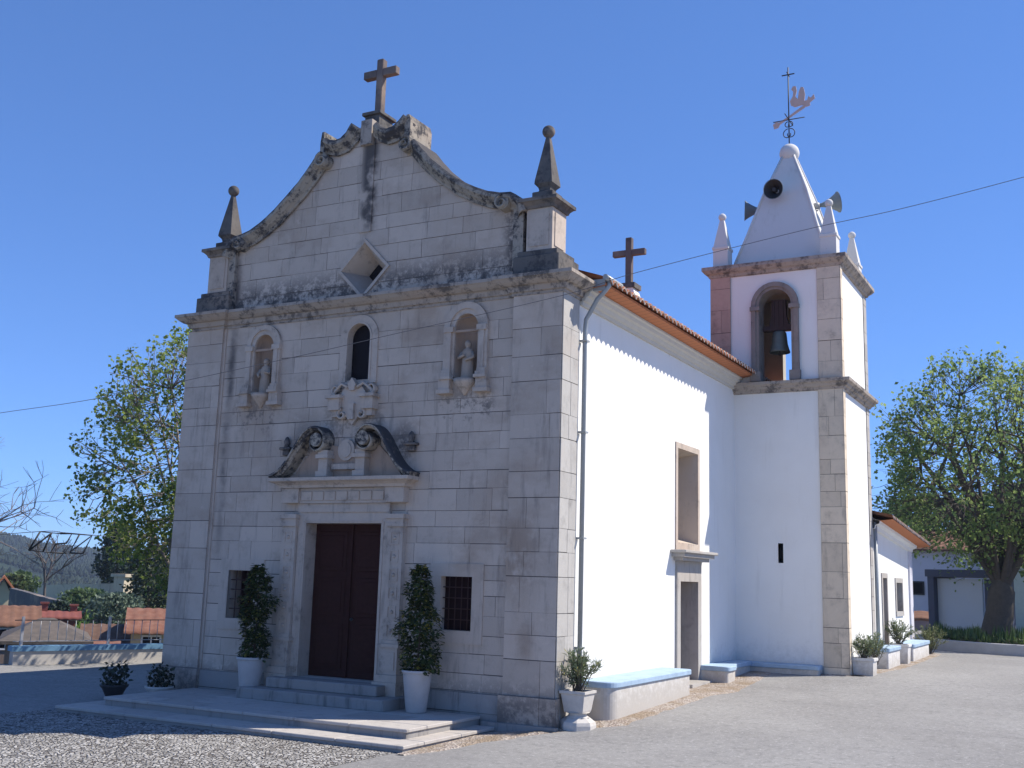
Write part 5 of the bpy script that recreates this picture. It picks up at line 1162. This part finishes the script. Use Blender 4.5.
m_ = MB(); obox(m_, -.18, .07, -.3, 1.6, .3, zt); m_.build('side_frame', FRM, sh); m_ = MB(); obox(m_, -.25, Lw+.25, -.35, 1.7, zt, zt+.28); m_.build('roof_slab', FRM, sh); m_ = MB(); obox(m_, Lw, Lw+.5, .1, 1.6, .3, zt-.06); m_.build('side_panel', FRM, sh)
# buildings behind
def rbuild(pxa, pxb, d_, eave, ridge, depth, label, wall, roofm, wins=(), extra=None):
    xm = (pxa+pxb)/2; return None
LILAC = m_plain('pale_wash', (.60, .60, .66), .9, .08, 1)
def rhouse(px, d_, ridge, eave, wpx, depth, label, wall, roofm, wins=(), rot=None):
    t = house(px, d_, ridge, eave, wpx, depth, label, wall, roofm, 0, rot=rot, base_z=.2, wins=0); w = wpx/FPX*d_; H = at(px, eave, d_).z-.2
    for (u, z, ww, wh) in wins:
        m2 = MB(); m2.box(u-ww/2-.08, u+ww/2+.08, -.05, .0, z-.08, z+wh+.08); o_ = m2.build('window', IRON); o_.parent = t
        m3_ = MB(); m3_.box(u-ww/2, u+ww/2, -.07, -.051, z, z+wh); o2 = m3_.build('pane', GLASSD); o2.parent = o_
    return t
rhouse(968, 58, 528, 548, 124, 8, 'long white house with tiled roof behind the shelter and big tree', LILAC, TILEOLD, ((-2.35, 2.0, .42, .5), (1.2, 1.2, .9, 1.1)))
m_ = MB()
lo_ = house(921, 52, 612, 616, 16, 3, 'low lilac outbuilding between the annex and the shelter', m_plain('mauve_wall', (.30, .27, .33), .9), TILEOLD, 0, base_z=.2)
rhouse(1062, 54, 520, 560, 96, 7, 'pale green-grey house at the right edge beyond the tree', m_plain('sage_wall', (.40, .46, .42), .9), TILEOLD, ())
# hedge trees hiding the far horizon on the right
blob_tree('broadleaf_tree', 940, 600, 500, 75, 120, 'dark tree mass far behind the white house, left part', BUSHL, 41, 0, 2600, .6, 'far trees on the right')
blob_tree('broadleaf_tree', 1035, 600, 490, 80, 120, 'dark tree mass far behind the green-grey house, right part', BUSHL, 42, 0, 2600, .6, 'far trees on the right')

# ================================================================== HILLS
n = NB('wooded_hill'); a = n.noise(.02, 6, .65); b = n.noise(.09, 5, .7)
HILL = n.fin(n.mix(n.ss(n.add(n.mul(a, .6), n.mul(b, .4)), .4, .62), (.014, .026, .018), (.04, .06, .035)), .95, n.add(a, b), 1, 6, .1)
hl = MB(); rows = []
NA = 260
for j, rad_ in enumerate([150, 260, 380, 500, 620, 740, 860, 980, 1100, 1220, 1400, 1700]):
    row = []
    for i in range(NA+1):
        az = R(-100)+R(130)*i/NA; x = CAM.x+rad_*math.sin(az); y = CAM.y+rad_*math.cos(az)
        ridge = lerp(math.degrees(az), [(-100, 46), (-60, 38), (-54.5, 31), (-53.0, 22), (-51.5, 15), (-49.5, 12), (-46, 8), (-40, 6), (-20, 16), (30, 20)])
        k = sst(rad_, 200, 1150)*(1-.35*sst(rad_, 1150, 1700)); nz_ = noise.noise(Vector((x*.004, y*.004, 0)))*14*k*(1-sst(rad_, 900, 1150)*.75)+noise.noise(Vector((x*.03, y*.03, 0)))*2.4*k+noise.noise(Vector((x*.13, y*.13, 4)))*1.6*k
        row.append((x, y, -14+(ridge+14)*k+nz_))
    rows.append(row)
hl.grid(rows); tag(hl.build('hills', HILL, merge=False), kind='structure')
fo = MB(); rg = random.Random(77); RAD = [150, 260, 380, 500, 620, 740, 860, 980, 1100, 1220, 1400, 1700]
def hillz(az, rad_):
    fi = (math.degrees(az)+100)/130*NA; j = max(k for k in range(len(RAD)) if RAD[k] <= rad_); t = (rad_-RAD[j])/(RAD[j+1]-RAD[j]); i = int(fi); u = fi-i
    A = rows[j][i][2]*(1-u)+rows[j][i+1][2]*u; B = rows[j+1][i][2]*(1-u)+rows[j+1][i+1][2]*u; return A*(1-t)+B*t
for k in range(16000):
    az = R(rg.uniform(-60, -36)); rad_ = 480+710*rg.random()**.8; x = CAM.x+rad_*math.sin(az); y = CAM.y+rad_*math.cos(az)
    if noise.noise(Vector((x*.008, y*.008, 3))) < -.28: continue
    z = hillz(az, rad_); h_ = rg.uniform(2.2, 5.2); w = h_*rg.uniform(.25, .42); tn = min(1, max(0, .5+.6*noise.noise(Vector((x*.02, y*.02, 8)))+rg.uniform(-.25, .25))); a0 = rg.uniform(0, 6.28)
    ring = [(x+w*math.cos(a0+q*1.2566)*rg.uniform(.8, 1.2), y+w*math.sin(a0+q*1.2566)*rg.uniform(.8, 1.2), z+h_*rg.uniform(.3, .5)) for q in range(5)]
    for q in range(5): fo.face([ring[q], ring[(q+1) % 5], (x, y, z+h_)], 0, tn); fo.face([ring[(q+1) % 5], ring[q], (x, y, z-1)], 0, tn)
n = NB('forest_green'); n.fin(n.mix(n.attr(), (.012, .022, .016), (.035, .048, .030)), .9, spec=.1)
tag(fo.build('forest', n.mat, merge=False), 'dark pine forest covering the hillside beyond the village', 'forest', kind='stuff')

# ================================================================== AIR
hb = MB(); hb.box(-1500, 1500, -600, 1900, -40, 75); n = bpy.data.materials.new('haze_air'); n.use_nodes = True; n.node_tree.nodes.clear()
pv_ = n.node_tree.nodes.new('ShaderNodeVolumePrincipled'); pv_.inputs['Color'].default_value = (.62, .76, 1, 1); pv_.inputs['Density'].default_value = .00027; ho = n.node_tree.nodes.new('ShaderNodeOutputMaterial')
n.node_tree.links.new(pv_.outputs[0], ho.inputs[1]); tag(hb.build('haze', n), kind='stuff')
